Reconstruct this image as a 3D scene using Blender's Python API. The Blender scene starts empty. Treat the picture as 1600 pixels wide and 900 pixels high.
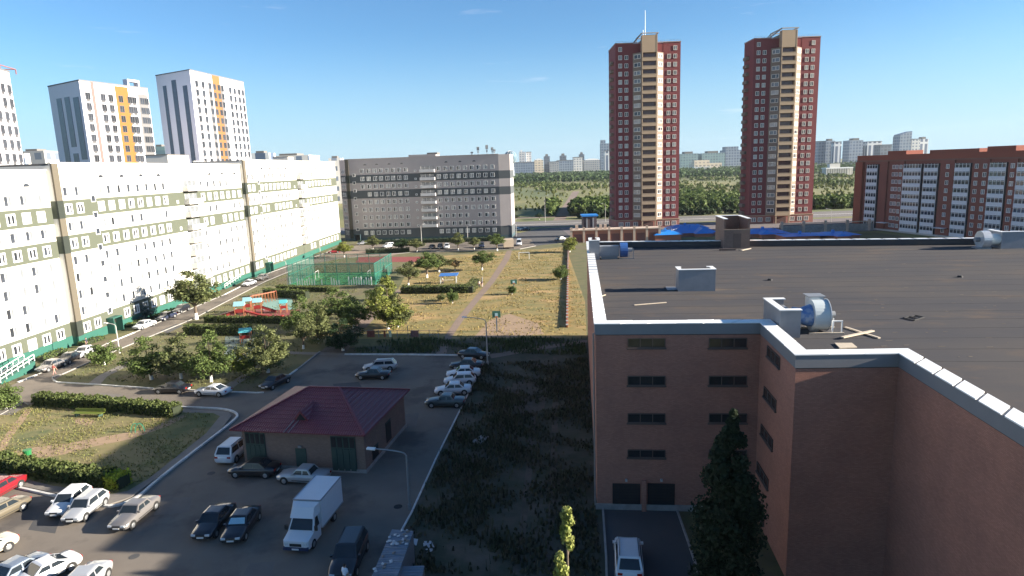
import bpy, bmesh, math, random
import numpy as np
from mathutils import Vector, Matrix
random.seed(7); rng = np.random.default_rng(7)
D2R = math.radians
SC = bpy.context.scene
COL = SC.collection
# ------------------------------------------------------------------ camera
FOC = 1020.0; CAMH = 27.0; ROLL = D2R(1.94); PITCH = math.atan(188/FOC)
_U0 = Vector((0, math.sin(PITCH), math.cos(PITCH))); _X = Vector((1, 0, 0))
RC = _X*math.cos(ROLL) - _U0*math.sin(ROLL)
UC = _X*math.sin(ROLL) + _U0*math.cos(ROLL)
WC = Vector((0, math.cos(PITCH), -math.sin(PITCH)))
cam = bpy.data.objects.new('camera', bpy.data.cameras.new('camera')); COL.objects.link(cam)
cam.matrix_world = Matrix(((RC.x, UC.x, -WC.x, 0), (RC.y, UC.y, -WC.y, 0), (RC.z, UC.z, -WC.z, CAMH), (0, 0, 0, 1)))
cam.data.sensor_width = 36; cam.data.lens = FOC/1600*36
cam.data.clip_start = 0.5; cam.data.clip_end = 20000
SC.camera = cam
# ------------------------------------------------------------------ light, sky, exposure
SUN_EL = math.atan(15.2/49.0); SUN_A = D2R(7.0)
sund = Vector((math.cos(SUN_A)*math.cos(SUN_EL), -math.sin(SUN_A)*math.cos(SUN_EL), math.sin(SUN_EL)))
sl = bpy.data.lights.new('sun', 'SUN'); sl.energy = 5.0; sl.angle = D2R(0.55); sl.color = (1.0, 0.90, 0.76)
so = bpy.data.objects.new('sun', sl); COL.objects.link(so)
so.rotation_euler = (-sund).to_track_quat('-Z', 'Y').to_euler(); so.location = (120, -20, 90)
SC.view_settings.view_transform = 'Standard'; SC.view_settings.look = 'None'
SC.view_settings.exposure = 1.9; SC.view_settings.gamma = 1.0
SKYT = (.55, .81, 1.03)
w = bpy.data.worlds.new('World'); SC.world = w; w.use_nodes = True
nt = w.node_tree; nt.nodes.clear()
out = nt.nodes.new('ShaderNodeOutputWorld'); bg = nt.nodes.new('ShaderNodeBackground'); sky = nt.nodes.new('ShaderNodeTexSky')
sky.sky_type = 'NISHITA'; sky.sun_disc = False; sky.sun_elevation = SUN_EL; sky.sun_rotation = D2R(97)
sky.altitude = 350; sky.air_density = 1.0; sky.dust_density = 0.05; sky.ozone_density = 2.0
bg.inputs[1].default_value = 0.05
# thin wisps of cloud laid over the sky by direction
tc = nt.nodes.new('ShaderNodeTexCoord'); mp = nt.nodes.new('ShaderNodeMapping'); mp.inputs['Scale'].default_value = (2.2, 2.2, 26)
nz = nt.nodes.new('ShaderNodeTexNoise'); nz.inputs['Scale'].default_value = 2.6; nz.inputs['Detail'].default_value = 6; nz.inputs['Roughness'].default_value = .6
rp = nt.nodes.new('ShaderNodeValToRGB'); rp.color_ramp.elements[0].position = 0.655; rp.color_ramp.elements[1].position = 0.86
rp.color_ramp.elements[1].color = (.34, .34, .34, 1)
mx = nt.nodes.new('ShaderNodeMix'); mx.data_type = 'RGBA'
mx.inputs[7].default_value = (7.5, 7.2, 7.6, 1)
L = nt.links.new
L(tc.outputs['Generated'], mp.inputs[0]); L(mp.outputs[0], nz.inputs['Vector']); L(nz.outputs['Fac'], rp.inputs[0])
tint = nt.nodes.new('ShaderNodeMix'); tint.data_type = 'RGBA'; tint.blend_type = 'MULTIPLY'; tint.inputs[0].default_value = 1; tint.inputs[7].default_value = (SKYT[0], SKYT[1], SKYT[2], 1)
L(sky.outputs[0], tint.inputs[6])
hzm = nt.nodes.new('ShaderNodeMix'); hzm.data_type = 'RGBA'; hzm.inputs[7].default_value = (2.85, 4.05, 5.2, 1)
sx_ = nt.nodes.new('ShaderNodeSeparateXYZ'); mr = nt.nodes.new('ShaderNodeMapRange'); mr.interpolation_type = 'SMOOTHSTEP'
mr.inputs[1].default_value = 0.20; mr.inputs[2].default_value = -0.02; mr.inputs[3].default_value = 0.0; mr.inputs[4].default_value = 0.85
L(tc.outputs['Generated'], sx_.inputs[0]); L(sx_.outputs[2], mr.inputs[0]); L(mr.outputs[0], hzm.inputs[0]); L(tint.outputs[2], hzm.inputs[6])
L(rp.outputs[0], mx.inputs[0]); L(hzm.outputs[2], mx.inputs[6]); L(mx.outputs[2], bg.inputs[0]); L(bg.outputs[0], out.inputs[0])
SC.cycles.max_bounces = 6; SC.cycles.transparent_max_bounces = 12

# ------------------------------------------------------------------ helpers
def ray(px, py): return RC*((px-800)/FOC) - UC*((py-450)/FOC) + WC
def G(px, py, z=0.0):
    d = ray(px, py); t = (z-CAMH)/d.z; return Vector((d.x*t, d.y*t, z))
def DP(px, py, depth):
    d = ray(px, py); t = depth/d.y; return Vector((d.x*t, depth, CAMH+d.z*t))
def wsz(px, py, A, B):
    """where the sight line of a picture point meets the wall through A and B: (along, height)"""
    u = Vector((B[0]-A[0], B[1]-A[1])).normalized(); n = Vector((u.y, -u.x)); a = Vector(A[:2])
    d = ray(px, py); t = a.dot(n)/Vector((d.x, d.y)).dot(n)
    return (Vector((d.x*t, d.y*t))-a).dot(u), CAMH+d.z*t

_mats = {}
def mat(name, col, rough=.8, col2=None, scale=3.0, amt=.5, bump=0.0, bscale=None, metal=0.0, spec=.5, detail=5, lo=.35, hi=.65,
        stretch=None, col3=None, scale3=.3, lo3=.5, hi3=.6, coat=0, random_island=0.0, transl=0.0, coord='Object', brick=None, wave=None):
    if name in _mats: return _mats[name]
    m = bpy.data.materials.new(name); m.use_nodes = True; t = m.node_tree; N = t.nodes; K = t.links.new
    b = N['Principled BSDF']; b.inputs['Roughness'].default_value = rough; b.inputs['Metallic'].default_value = metal
    b.inputs['Specular IOR Level'].default_value = spec
    if coat: b.inputs['Coat Weight'].default_value = coat; b.inputs['Coat Roughness'].default_value = .05
    c = N.new('ShaderNodeTexCoord'); src = c.outputs[coord]
    if stretch:
        mpn = N.new('ShaderNodeMapping'); mpn.inputs['Scale'].default_value = stretch; K(src, mpn.inputs[0]); src = mpn.outputs[0]
    def noise(s, det=detail):
        n = N.new('ShaderNodeTexNoise'); n.inputs['Scale'].default_value = s; n.inputs['Detail'].default_value = det; n.inputs['Roughness'].default_value = .62
        K(src, n.inputs['Vector']); return n.outputs['Fac']
    def ramp(f, a, z, top=1.0):
        r = N.new('ShaderNodeMapRange'); r.inputs[1].default_value = a; r.inputs[2].default_value = z; r.inputs[4].default_value = top
        K(f, r.inputs[0]); return r.outputs[0]
    def mix(f, a, bb, mode='MIX'):
        x = N.new('ShaderNodeMix'); x.data_type = 'RGBA'; x.blend_type = mode
        if isinstance(f, float): x.inputs[0].default_value = f
        else: K(f, x.inputs[0])
        for v, i in ((a, 6), (bb, 7)):
            if isinstance(v, tuple): x.inputs[i].default_value = (*v[:3], 1)
            else: K(v, x.inputs[i])
        return x.outputs[2]
    cur = tuple(col)
    if col2 is None: col2 = tuple(v*.78 for v in col)
    cur = mix(ramp(noise(scale), lo, hi, amt), cur, tuple(col2))
    if col3: cur = mix(ramp(noise(scale3), lo3, hi3), cur, tuple(col3))
    if brick:
        bn = N.new('ShaderNodeTexBrick'); bn.inputs['Scale'].default_value = 1; bn.inputs['Brick Width'].default_value = brick[0]; bn.inputs['Row Height'].default_value = brick[1]
        bn.inputs['Mortar Size'].default_value = brick[2]; bn.inputs['Color1'].default_value = (1, 1, 1, 1); bn.inputs['Color2'].default_value = (.78, .78, .78, 1)
        bn.inputs['Mortar'].default_value = (brick[3],)*3+(1,)
        sp = N.new('ShaderNodeSeparateXYZ'); K(c.outputs['Object'], sp.inputs[0]); ad = N.new('ShaderNodeMath'); K(sp.outputs[0], ad.inputs[0]); K(sp.outputs[1], ad.inputs[1])
        cb = N.new('ShaderNodeCombineXYZ'); K(ad.outputs[0], cb.inputs[0]); K(sp.outputs[2], cb.inputs[1]); K(cb.outputs[0], bn.inputs['Vector'])
        cur = mix(1.0, cur, bn.outputs['Color'], 'MULTIPLY')
    if random_island:
        g = N.new('ShaderNodeNewGeometry'); hs = N.new('ShaderNodeHueSaturation')
        r = N.new('ShaderNodeMapRange'); r.inputs[3].default_value = 1-random_island; r.inputs[4].default_value = 1+random_island
        K(g.outputs['Random Per Island'], r.inputs[0]); K(r.outputs[0], hs.inputs['Value'])
        K(cur, hs.inputs['Color']); cur = hs.outputs[0]
    if isinstance(cur, tuple): b.inputs['Base Color'].default_value = (*cur, 1)
    else: K(cur, b.inputs['Base Color'])
    if bump or wave:
        bp = N.new('ShaderNodeBump'); bp.inputs['Strength'].default_value = bump or .6; bp.inputs['Distance'].default_value = .05
        if wave:
            wv = N.new('ShaderNodeTexWave'); wv.bands_direction = wave[0]; wv.inputs['Scale'].default_value = wave[1]; K(c.outputs['Object'], wv.inputs['Vector']); K(wv.outputs['Fac'], bp.inputs['Height'])
        else: K(noise(bscale or scale*6, 3), bp.inputs['Height'])
        K(bp.outputs[0], b.inputs['Normal'])
    if transl:
        tr = N.new('ShaderNodeBsdfTranslucent'); ms = N.new('ShaderNodeMixShader'); ms.inputs[0].default_value = transl
        K(cur, tr.inputs[0]); K(b.outputs[0], ms.inputs[1]); K(tr.outputs[0], ms.inputs[2]); K(ms.outputs[0], N['Material Output'].inputs[0])
    _mats[name] = m; return m
def glass(name, col=(.03, .04, .05), rough=.06, spec=.5):
    if name in _mats: return _mats[name]
    return mat(name, col, rough=rough, spec=spec, col2=tuple(v*1.8 for v in col), scale=.7, amt=.6)

def mesh(name, vs, fs, mats, mi=None, smooth=False):
    me = bpy.data.meshes.new(name); me.from_pydata([tuple(v) for v in vs], [], fs)
    for m in mats: me.materials.append(m)
    if mi is not None: me.polygons.foreach_set('material_index', mi)
    if smooth: me.polygons.foreach_set('use_smooth', [True]*len(fs))
    me.update(); return me
def tag(o, label=None, cat=None, group=None, kind=None):
    if label: o['label'] = label
    if cat: o['category'] = cat
    if group: o['group'] = group
    if kind: o['kind'] = kind
    return o
def link(name, me, parent=None, loc=(0, 0, 0), rz=0, sc=None):
    o = bpy.data.objects.new(name, me); COL.objects.link(o); o.location = loc; o.rotation_euler = (0, 0, rz)
    if sc is not None: o.scale = sc if hasattr(sc, '__len__') else (sc, sc, sc)
    if parent: o.parent = parent
    return o
def thing(name, label, cat, loc=(0, 0, 0), rz=0, group=None, sc=None):
    return tag(link(name, None, None, loc, rz, sc), label, cat, group)
def part(name, mb, mats, parent, loc=(0, 0, 0), rz=0, smooth=False):
    me = mb.me(name, mats if isinstance(mats, (list, tuple)) else [mats], smooth)
    return link(name, me, parent, loc, rz)
class MB:
    def __init__(s): s.v = []; s.f = []; s.m = []
    def add(s, vs, fs, m=0):
        n = len(s.v); s.v += [tuple(v) for v in vs]; s.f += [tuple(i+n for i in f) for f in fs]; s.m += [m]*len(fs); return s
    def box(s, x0, x1, y0, y1, z0, z1, m=0, M=None):
        vs = [Vector((x, y, z)) for z in (z0, z1) for y in (y0, y1) for x in (x0, x1)]
        if M: vs = [M @ v for v in vs]
        return s.add(vs, [(0, 2, 3, 1), (4, 5, 7, 6), (0, 1, 5, 4), (2, 6, 7, 3), (0, 4, 6, 2), (1, 3, 7, 5)], m)
    def bar(s, a, b, w, h, m=0):
        a = Vector(a); b = Vector(b); d = (b-a).normalized(); up = Vector((0, 0, 1))
        if abs(d.z) > .95: up = Vector((0, 1, 0))
        sx = d.cross(up).normalized()*w/2; sy = sx.cross(d).normalized()*h/2
        vs = [p+i*sx+j*sy for p in (a, b) for i, j in ((-1, -1), (1, -1), (1, 1), (-1, 1))]
        return s.add(vs, [(0, 1, 2, 3), (7, 6, 5, 4), (0, 4, 5, 1), (1, 5, 6, 2), (2, 6, 7, 3), (3, 7, 4, 0)], m)
    def cyl(s, a, b, r0, r1=None, n=10, m=0, caps=True):
        a = Vector(a); b = Vector(b); r1 = r0 if r1 is None else r1
        d = (b-a).normalized(); up = Vector((0, 0, 1)) if abs(d.z) < .95 else Vector((1, 0, 0))
        x = d.cross(up).normalized(); y = d.cross(x)
        vs = [p+(x*math.cos(2*math.pi*i/n)+y*math.sin(2*math.pi*i/n))*r for p, r in ((a, r0), (b, r1)) for i in range(n)]
        fs = [(i, (i+1) % n, n+(i+1) % n, n+i) for i in range(n)]
        if caps: fs += [tuple(range(n))[::-1], tuple(range(n, 2*n))]
        return s.add(vs, fs, m)
    def prism(s, poly, z0, z1, m=0):
        n = len(poly); a = sum(poly[i][0]*poly[(i+1) % n][1]-poly[(i+1) % n][0]*poly[i][1] for i in range(n))
        if a < 0: poly = poly[::-1]
        vs = [(p[0], p[1], z0) for p in poly]+[(p[0], p[1], z1) for p in poly]
        return s.add(vs, [tuple(range(n))[::-1], tuple(range(n, 2*n))]+[(i, (i+1) % n, n+(i+1) % n, n+i) for i in range(n)], m)
    def me(s, name, mats, smooth=False): return mesh(name, s.v, s.f, mats, s.m, smooth)
def struct(name, mb, m, kind='structure', smooth=False):
    return tag(link(name, mb.me(name, m if isinstance(m, list) else [m], smooth)), kind=kind)
def copy_tree(o, parent=None):
    c = o.copy(); COL.objects.link(c)
    if parent: c.parent = parent
    for ch in [x for x in KIDS.get(o.name, [])]: copy_tree(ch, c)
    return c
KIDS = {}
def reg(o):
    """remember the children of a prototype so copies need no search"""
    KIDS[o.name] = list(o.children)
    for c in o.children: reg(c)
    return o
def smoothpath(pts, n=4):
    o = []
    for i in range(len(pts)-1):
        p0 = pts[max(i-1, 0)]; p1 = pts[i]; p2 = pts[i+1]; p3 = pts[min(i+2, len(pts)-1)]
        for k in range(n):
            t = k/n; o.append(.5*((2*p1)+(-p0+p2)*t+(2*p0-5*p1+4*p2-p3)*t*t+(-p0+3*p1-3*p2+p3)*t**3))
    return o+[pts[-1]]

# ------------------------------------------------------------------ materials
M_grass = mat('grass_mixed', (.075, .085, .028), .95, (.14, .12, .05), .35, .8, bump=.5, bscale=6, col3=(.11, .085, .05), scale3=.09, lo3=.5, hi3=.66)
M_dry = mat('grass_dry', (.27, .185, .062), .95, (.12, .125, .040), .16, .85, bump=.6, bscale=5, col3=(.40, .25, .11), scale3=.07, lo3=.55, hi3=.68, stretch=(1, 2.2, 1))
M_steppe = mat('grass_steppe', (.15, .15, .045), .95, (.22, .19, .07), .02, .9, col3=(.09, .11, .03), scale3=.006, lo3=.46, hi3=.56, stretch=(1, .35, 1))
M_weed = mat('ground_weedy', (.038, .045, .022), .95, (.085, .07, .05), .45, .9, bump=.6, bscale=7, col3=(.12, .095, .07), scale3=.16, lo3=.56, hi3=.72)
M_lawn = mat('lawn_worn', (.12, .125, .04), .95, (.22, .165, .08), .30, .9, bump=.5, bscale=8, col3=(.07, .09, .03), scale3=.12, lo3=.52, hi3=.64)
M_soil = mat('soil_bare', (.30, .205, .13), .95, (.22, .16, .10), .9, .7, bump=.4, bscale=9)
M_asph = mat('asphalt', (.150, .130, .110), .95, (.190, .165, .138), .22, .8, spec=.15, bump=.25, bscale=14, col3=(.105, .093, .083), scale3=.13, lo3=.52, hi3=.62)
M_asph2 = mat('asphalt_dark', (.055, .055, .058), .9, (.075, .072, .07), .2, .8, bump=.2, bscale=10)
M_pave = mat('paving_grey', (.19, .17, .15), .9, (.14, .13, .115), .8, .7, bump=.2, bscale=9)
M_path = mat('path_pinkish', (.21, .15, .115), .95, (.175, .13, .10), .5, .7, bump=.2, bscale=7)
M_kerb = mat('kerb_whitewash', (.62, .61, .58), .85, (.40, .39, .37), 1.3, .8)
M_kerbg = mat('kerb_concrete', (.30, .29, .27), .9, (.20, .19, .18), 1.3, .8)
M_white = mat('white_plaster', (.60, .58, .53), .85, (.50, .485, .45), .25, .6)
M_band = mat('sage_band', (.080, .090, .064), .85, (.070, .080, .056), .3, .6)
M_teal = mat('teal_plinth', (.018, .10, .075), .7, (.015, .085, .065), .5, .6)
M_jointshade = mat('joint_shade', (.11, .095, .07), .9)  # dark tone of the shaded jog face, painted on the strips
M_wframe = mat('window_frame_white', (.78, .78, .76), .5)
M_pane = glass('pane_dark', (.035, .04, .05)); M_pane2 = glass('pane_grey', (.14, .15, .16)); M_pane3 = glass('pane_curtained', (.30, .29, .27), .3); M_pane4 = glass('pane_darkened_for_sun', (.022, .025, .03), .1)  # last glass is coloured darker to offset the sun on lit fronts
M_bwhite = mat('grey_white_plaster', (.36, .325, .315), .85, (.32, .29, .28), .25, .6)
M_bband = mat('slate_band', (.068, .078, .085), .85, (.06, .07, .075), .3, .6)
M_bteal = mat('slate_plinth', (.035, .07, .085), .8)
M_roofgrey = mat('flat_roof_felt', (.16, .15, .14), .9)
M_brick = mat('garage_brick', (.44, .20, .14), .9, (.32, .15, .11), .35, .7, bump=.15, bscale=12, brick=(.26, .085, .012, .72))
M_brick2 = mat('tan_brick', (.24, .16, .125), .9, (.19, .125, .10), .6, .7, brick=(.26, .085, .012, .75))
M_fascia = mat('fascia_metal', (.20, .20, .21), .6, (.165, .165, .175), .5, .5)
M_cap = mat('parapet_white_metal', (.80, .80, .78), .4, (.70, .70, .68), .8, .4)
M_felt = mat('roof_felt', (.064, .063, .068), 1.0, (.090, .081, .075), .11, .8, spec=.05, bump=.35, bscale=5, col3=(.12, .092, .072), scale3=.30, lo3=.55, hi3=.78, stretch=(.6, 1.4, 1))
M_galv = mat('galvanised_sheet', (.26, .27, .29), .5, (.20, .21, .23), 1.2, .6, metal=.2)
M_steel = mat('steel_grey', (.25, .26, .27), .5, metal=.3)
M_pole = mat('pole_concrete', (.42, .41, .39), .8)
M_dark = mat('dark_opening', (.012, .012, .014), .8)
M_wood = mat('weathered_plank', (.50, .42, .32), .9, (.38, .32, .25), 4, .7)
M_bark = mat('bark', (.13, .10, .07), .95, (.08, .06, .045), 5, .7)
M_lime = mat('limewashed_bark', (.72, .72, .68), .9)
def leafmat(n, c, c2, r=.35): return mat(n, c, .75, c2, .8, .8, random_island=r, transl=.25, spec=.25)
M_leafA = leafmat('leaves_green', (0.075, 0.114, 0.029), (0.111, 0.143, 0.042))
M_leafB = leafmat('leaves_olive', (0.101, 0.124, 0.044), (0.143, 0.150, 0.060))
M_leafC = leafmat('leaves_yellowgreen', (0.150, 0.182, 0.036), (0.202, 0.202, 0.049))
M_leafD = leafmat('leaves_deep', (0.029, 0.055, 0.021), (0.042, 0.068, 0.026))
M_leafS = leafmat('needles_bluish', (.065, .10, .085), (.09, .13, .12))
M_hedge = leafmat('hedge_leaves', (0.065, 0.091, 0.026), (0.098, 0.114, 0.034))
M_hedgesun = leafmat('hedge_leaves_sunlit', (.36, .38, .03), (.28, .32, .04))  # sunlight on the hedge end put into its leaf colour

# ------------------------------------------------------------------ ground, roads, lawns
def sheet(name, pts, z, m, zz=None):
    """flat sheet from ground points"""
    P = [G(*p) if len(p) == 2 else Vector(p) for p in pts]
    bm = bmesh.new(); vs = [bm.verts.new((p.x, p.y, z)) for p in P]; f = bm.faces.new(vs)
    bmesh.ops.recalc_face_normals(bm, faces=[f])
    if f.normal.z < 0: f.normal_flip()
    if zz:
        r = bmesh.ops.extrude_face_region(bm, geom=[f]); bmesh.ops.translate(bm, verts=[e for e in r['geom'] if isinstance(e, bmesh.types.BMVert)], vec=(0, 0, zz-z))
    me = bpy.data.meshes.new(name); bm.to_mesh(me); bm.free(); me.materials.append(m)
    return tag(link(name, me), kind='structure')
gm = MB(); n = 96
gm.add([(0, 0, 0)]+[(9000*math.cos(2*math.pi*i/n), 9000*math.sin(2*math.pi*i/n), 0) for i in range(n)], [(0, 1+i, 1+(i+1) % n) for i in range(n)])
struct('ground', gm, M_steppe)
sheet('courtyard_ground', [(-110, 20, 0), (-110, 300, 0), (-4, 300, 0), G(885, 384), G(890, 376), (60, 232, 0), (130, 232, 0), (150, 60, 0), (80, 10, 0)], .004, M_grass)
sheet('dry_field', [G(480, 530), G(560, 487), G(622, 452), G(640, 418), G(655, 402), G(800, 392), G(884, 386), G(914, 470), G(917, 527), G(700, 529)], .008, M_dry)
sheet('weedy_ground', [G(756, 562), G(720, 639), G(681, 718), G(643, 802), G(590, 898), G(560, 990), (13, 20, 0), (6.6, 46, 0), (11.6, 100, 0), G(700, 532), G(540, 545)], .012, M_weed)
ASPH = [G(-60, 632), G(28, 598), G(58, 586), G(166, 538), G(210, 520), G(350, 461), G(388, 441), G(420, 427), G(455, 410), G(518, 392), G(548, 384), G(640, 379.5), G(800, 374),
        G(830, 374), G(836, 384), G(812, 389), G(640, 394), G(545, 402), G(490, 412), G(455, 424), G(416, 440), G(350, 474), G(300, 500), G(183, 548), G(96, 588), G(84, 595), G(100, 600), G(245, 608),
        G(400, 614.5), G(425, 605), G(443, 592), G(505, 546), G(552, 510), G(567, 512), G(539, 554), G(718, 556), G(756, 566), G(720, 639), G(681, 718), G(643, 802), G(590, 898), G(560, 990), (-10, 15, 0), (-60, 20, 0)]
sheet('asphalt_yard', ASPH, .018, M_asph)
LAWN = [G(357, 645), G(362, 651), G(347, 670), G(280, 722), G(238, 754), G(204, 779), G(170, 790), G(90, 773), G(30, 760), G(-60, 742), G(-70, 640), G(40, 640), G(60, 630), G(280, 640)]
sheet('pavement_slab', LAWN, .03, M_pave, .13)
LAWN2 = [G(333, 647), G(344, 652), G(322, 679), G(234, 749), G(200, 769), G(176, 774), G(82, 761), G(-60, 727), G(-70, 650), G(20, 650), G(40, 636), G(57, 632), G(280, 646)]
sheet('worn_lawn', LAWN2, .14, M_lawn)
for nm, pts in (('dirt_track', [G(40, 642), G(52, 640), G(15, 690), G(6, 712), G(-12, 716), G(10, 680)]),
                ('dirt_track', [G(0, 712), G(60, 700), G(110, 694), G(170, 683), G(230, 672), G(262, 660), G(285, 650), G(292, 652), G(262, 668), G(205, 688), G(150, 699), G(100, 712), G(40, 720), G(0, 722)]),
                ('bare_patch', [G(118, 656), G(142, 655), G(150, 661), G(136, 667), G(118, 663)])):
    sheet(nm, pts, .146, M_soil)
sheet('foot_path', [G(680, 556), G(692, 530), G(712, 500), G(737, 470), G(763, 440), G(786, 405), G(792, 392), G(800, 391), G(796, 405), G(773, 440), G(748, 470), G(724, 500), G(704, 530), G(696, 556)], .022, M_path)
sheet('foot_path', [G(764, 554), G(840, 541), G(918, 531), G(918, 535), G(840, 547), G(768, 560)], .016, M_path)
sheet('foot_path', [G(137, 600), G(152, 588), G(205, 562), G(216, 564), G(168, 588), G(156, 601)], .016, M_pave)
sheet('foot_path', [G(340, 611), G(358, 598), G(392, 578), G(404, 581), G(372, 600), G(358, 611.5)], .016, M_pave)
sheet('foot_path', [G(445, 549), G(540, 552), G(540, 556), G(445, 553)], .024, M_pave)
sheet('foot_path', [G(552, 512), G(560, 488), G(600, 470), G(622, 452), G(628, 455), G(612, 474), G(590, 492), G(572, 512)], .014, M_path)
sheet('rubber_square', [G(352, 526), G(350, 560), G(386, 572), G(400, 545), G(396, 524)], .02, mat('rubber_green', (.15, .19, .165), .9))
sheet('rubber_square', [G(412, 467), G(455, 465), G(462, 484), G(408, 484)], .02, mat('rubber_teal', (.17, .30, .26), .9))
sheet('rubber_square', [G(372, 484), G(468, 484), G(474, 497), G(350, 497)], .024, mat('rubber_red', (.20, .045, .04), .9))
sheet('running_track', [G(560, 402), G(665, 401), G(664, 409), G(556, 410)], .03, mat('track_red', (.20, .035, .035), .9))
sheet('play_court', [G(470, 404), G(612, 400), G(640, 392), G(540, 393)], .024, M_path)
# kerbs follow the edges of the asphalt
def kerb(name, pts, m=M_kerb, w_=.2, z0=.0, z1=.15, sm=False, cut=0):
    P = [G(*p) if len(p) == 2 else Vector(p) for p in pts]
    if sm: P = smoothpath(P)
    b = MB()
    for i in range(len(P)-1):
        a, c = P[i].copy(), P[i+1].copy(); a.z = c.z = (z0+z1)/2
        b.bar(a, c, w_, z1-z0)
    return struct(name, b, m)
kerb('kerb', [(84, 595), (82, 592), (84, 589), (96, 586)], M_kerbg, sm=True)
kerb('kerb', [(84, 595), (90, 598), (150, 601.5), (245, 608), (330, 612), (400, 614.5), (412, 614)])
kerb('kerb', [(96, 586), (183, 547.5), (300, 499.5), (350, 473.5), (416, 439.5), (455, 423.5)], M_kerbg)
kerb('kerb', [(28, 598), (58, 586)], w_=.3); kerb('kerb', [(166, 538), (210, 520)], w_=.3); kerb('kerb', [(350, 461), (376, 448)], w_=.3)
kerb('kerb', [(58, 586), (166, 538)], M_kerbg); kerb('kerb', [(210, 520), (350, 461)], M_kerbg); kerb('kerb', [(376, 448), (420, 427), (518, 392)], M_kerbg)
kerb('kerb', [(443, 593), (464, 578)], w_=.25); kerb('kerb', [(464, 578), (500, 550)], M_kerbg)
kerb('kerb', [(539, 554.5), (640, 555), (718, 556)], w_=.32, z1=.2); kerb('kerb', [(718, 556), (756, 566)], M_kerbg)
kerb('kerb', [(756, 566), (720, 639), (681, 718), (643, 802), (590, 898)], w_=.14, z1=.12)
kerb('kerb', [(280, 637), (330, 639), (352, 641), (366, 645), (371, 651), (364, 659), (347, 673), (277, 727), (240, 757), (222, 773), (207, 782), (188, 790), (163, 792), (120, 784), (90, 777), (27, 763), (-60, 744)], M_kerb, w_=.24, z1=.19, sm=True)
kerb('kerb', [(0, 650), (36, 630), (44, 634)], M_kerbg, z0=.1, z1=.2, w_=.12)
kerb('kerb', [(545, 402.5), (640, 395), (812, 389.5), (837, 384.5)], M_kerbg)
for i, pts in enumerate(([(520, 600), (560, 597), (566, 606), (524, 609)], [(610, 650), (655, 645), (650, 668), (604, 672)], [(250, 780), (300, 776), (296, 800), (240, 806)], [(60, 800), (96, 806), (86, 834), (44, 828)], [(390, 880), (430, 878), (424, 899), (380, 899)], [(150, 614), (190, 616), (186, 624), (144, 622)], [(250, 517), (276, 506), (286, 509), (262, 521)])):
    sheet('asphalt_patch', [G(*p) for p in pts], .0215, M_asph2 if i % 3 == 0 else mat('asphalt_patch_grey', (.115, .105, .095), .95, (.15, .135, .12), .6, .7))
for i, p in enumerate(((622, 792), (500, 640), (210, 870), (330, 740), (600, 610))):
    g = G(*p); q = MB(); q.cyl((0, 0, 0), (0, 0, .012), .36, .36, 14); tag(link('manhole_cover', q.me('manhole_cover', [M_dark if i == 0 else M_asph2]), None, (g.x, g.y, .022)), kind='structure')
# driveway down to the garage doors
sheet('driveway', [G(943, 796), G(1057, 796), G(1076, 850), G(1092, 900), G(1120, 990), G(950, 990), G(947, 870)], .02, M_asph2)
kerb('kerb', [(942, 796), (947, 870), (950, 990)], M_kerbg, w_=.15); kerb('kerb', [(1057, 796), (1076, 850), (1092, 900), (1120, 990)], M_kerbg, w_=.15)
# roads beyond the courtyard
sheet('side_street', [G(806, 388), G(838, 384), G(890, 378), G(892, 354), G(843, 357), (-2, 262, 0), (-5, 264, 0)], .012, M_asph2)  # dark asphalt here stands in for the shade cast over this stretch
sheet('main_road', [(-400, 292, 0), (-400, 330, 0), (600, 330, 0), (600, 303, 0)], .016, mat('road_sunny', (.15, .135, .125), .9, (.12, .11, .10), .1, .7))
kerb('kerb', [(-100, 298, 0), (300, 303, 0)], M_kerbg, w_=.6); kerb('kerb', [(-100, 311, 0), (600, 314, 0)], M_kerb, w_=.7)
sheet('tower_yard', [(24, 236, 0), (22, 292, 0), (160, 290, 0), (160, 236, 0)], .02, mat('yard_paving', (.13, .11, .11), .9))
sheet('park_track', [(22, 331, 0), (28, 331, 0), (75, 700, 0), (68, 700, 0)], .01, M_path)
sheet('park_track', [(0, 352, 0), (60, 350, 0), (60, 357, 0), (0, 358, 0)], .01, M_path)
sheet('park_track', [(90, 480, 0), (130, 380, 0), (136, 382, 0), (98, 482, 0)], .01, M_path)
sheet('concrete_cover', [G(738, 692), G(752, 682), G(764, 684), G(752, 696)], .03, M_kerbg, .18)
M_rut = mat('rut_soil', (.105, .080, .060), .95, (.05, .045, .03), .5, .9)
sheet('dirt_track', [G(838, 560), G(846, 560), G(838, 640), G(832, 730), G(822, 830), G(812, 898), G(800, 898), G(811, 830), G(822, 730), G(829, 640)], .016, M_rut)
sheet('dirt_track', [G(864, 556), G(872, 556), G(872, 640), G(870, 730), G(866, 830), G(862, 898), G(850, 898), G(855, 830), G(860, 730), G(863, 640)], .016, M_rut)
sheet('bare_patch', [G(800, 600), G(830, 590), G(856, 605), G(850, 640), G(815, 650), G(796, 625)], .0145, M_rut)
# mound of reddish soil around the basketball board
sheet('bare_patch', [G(740, 528), G(765, 500), G(795, 490), G(840, 505), G(850, 522), G(800, 527)], .013, M_soil)

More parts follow.
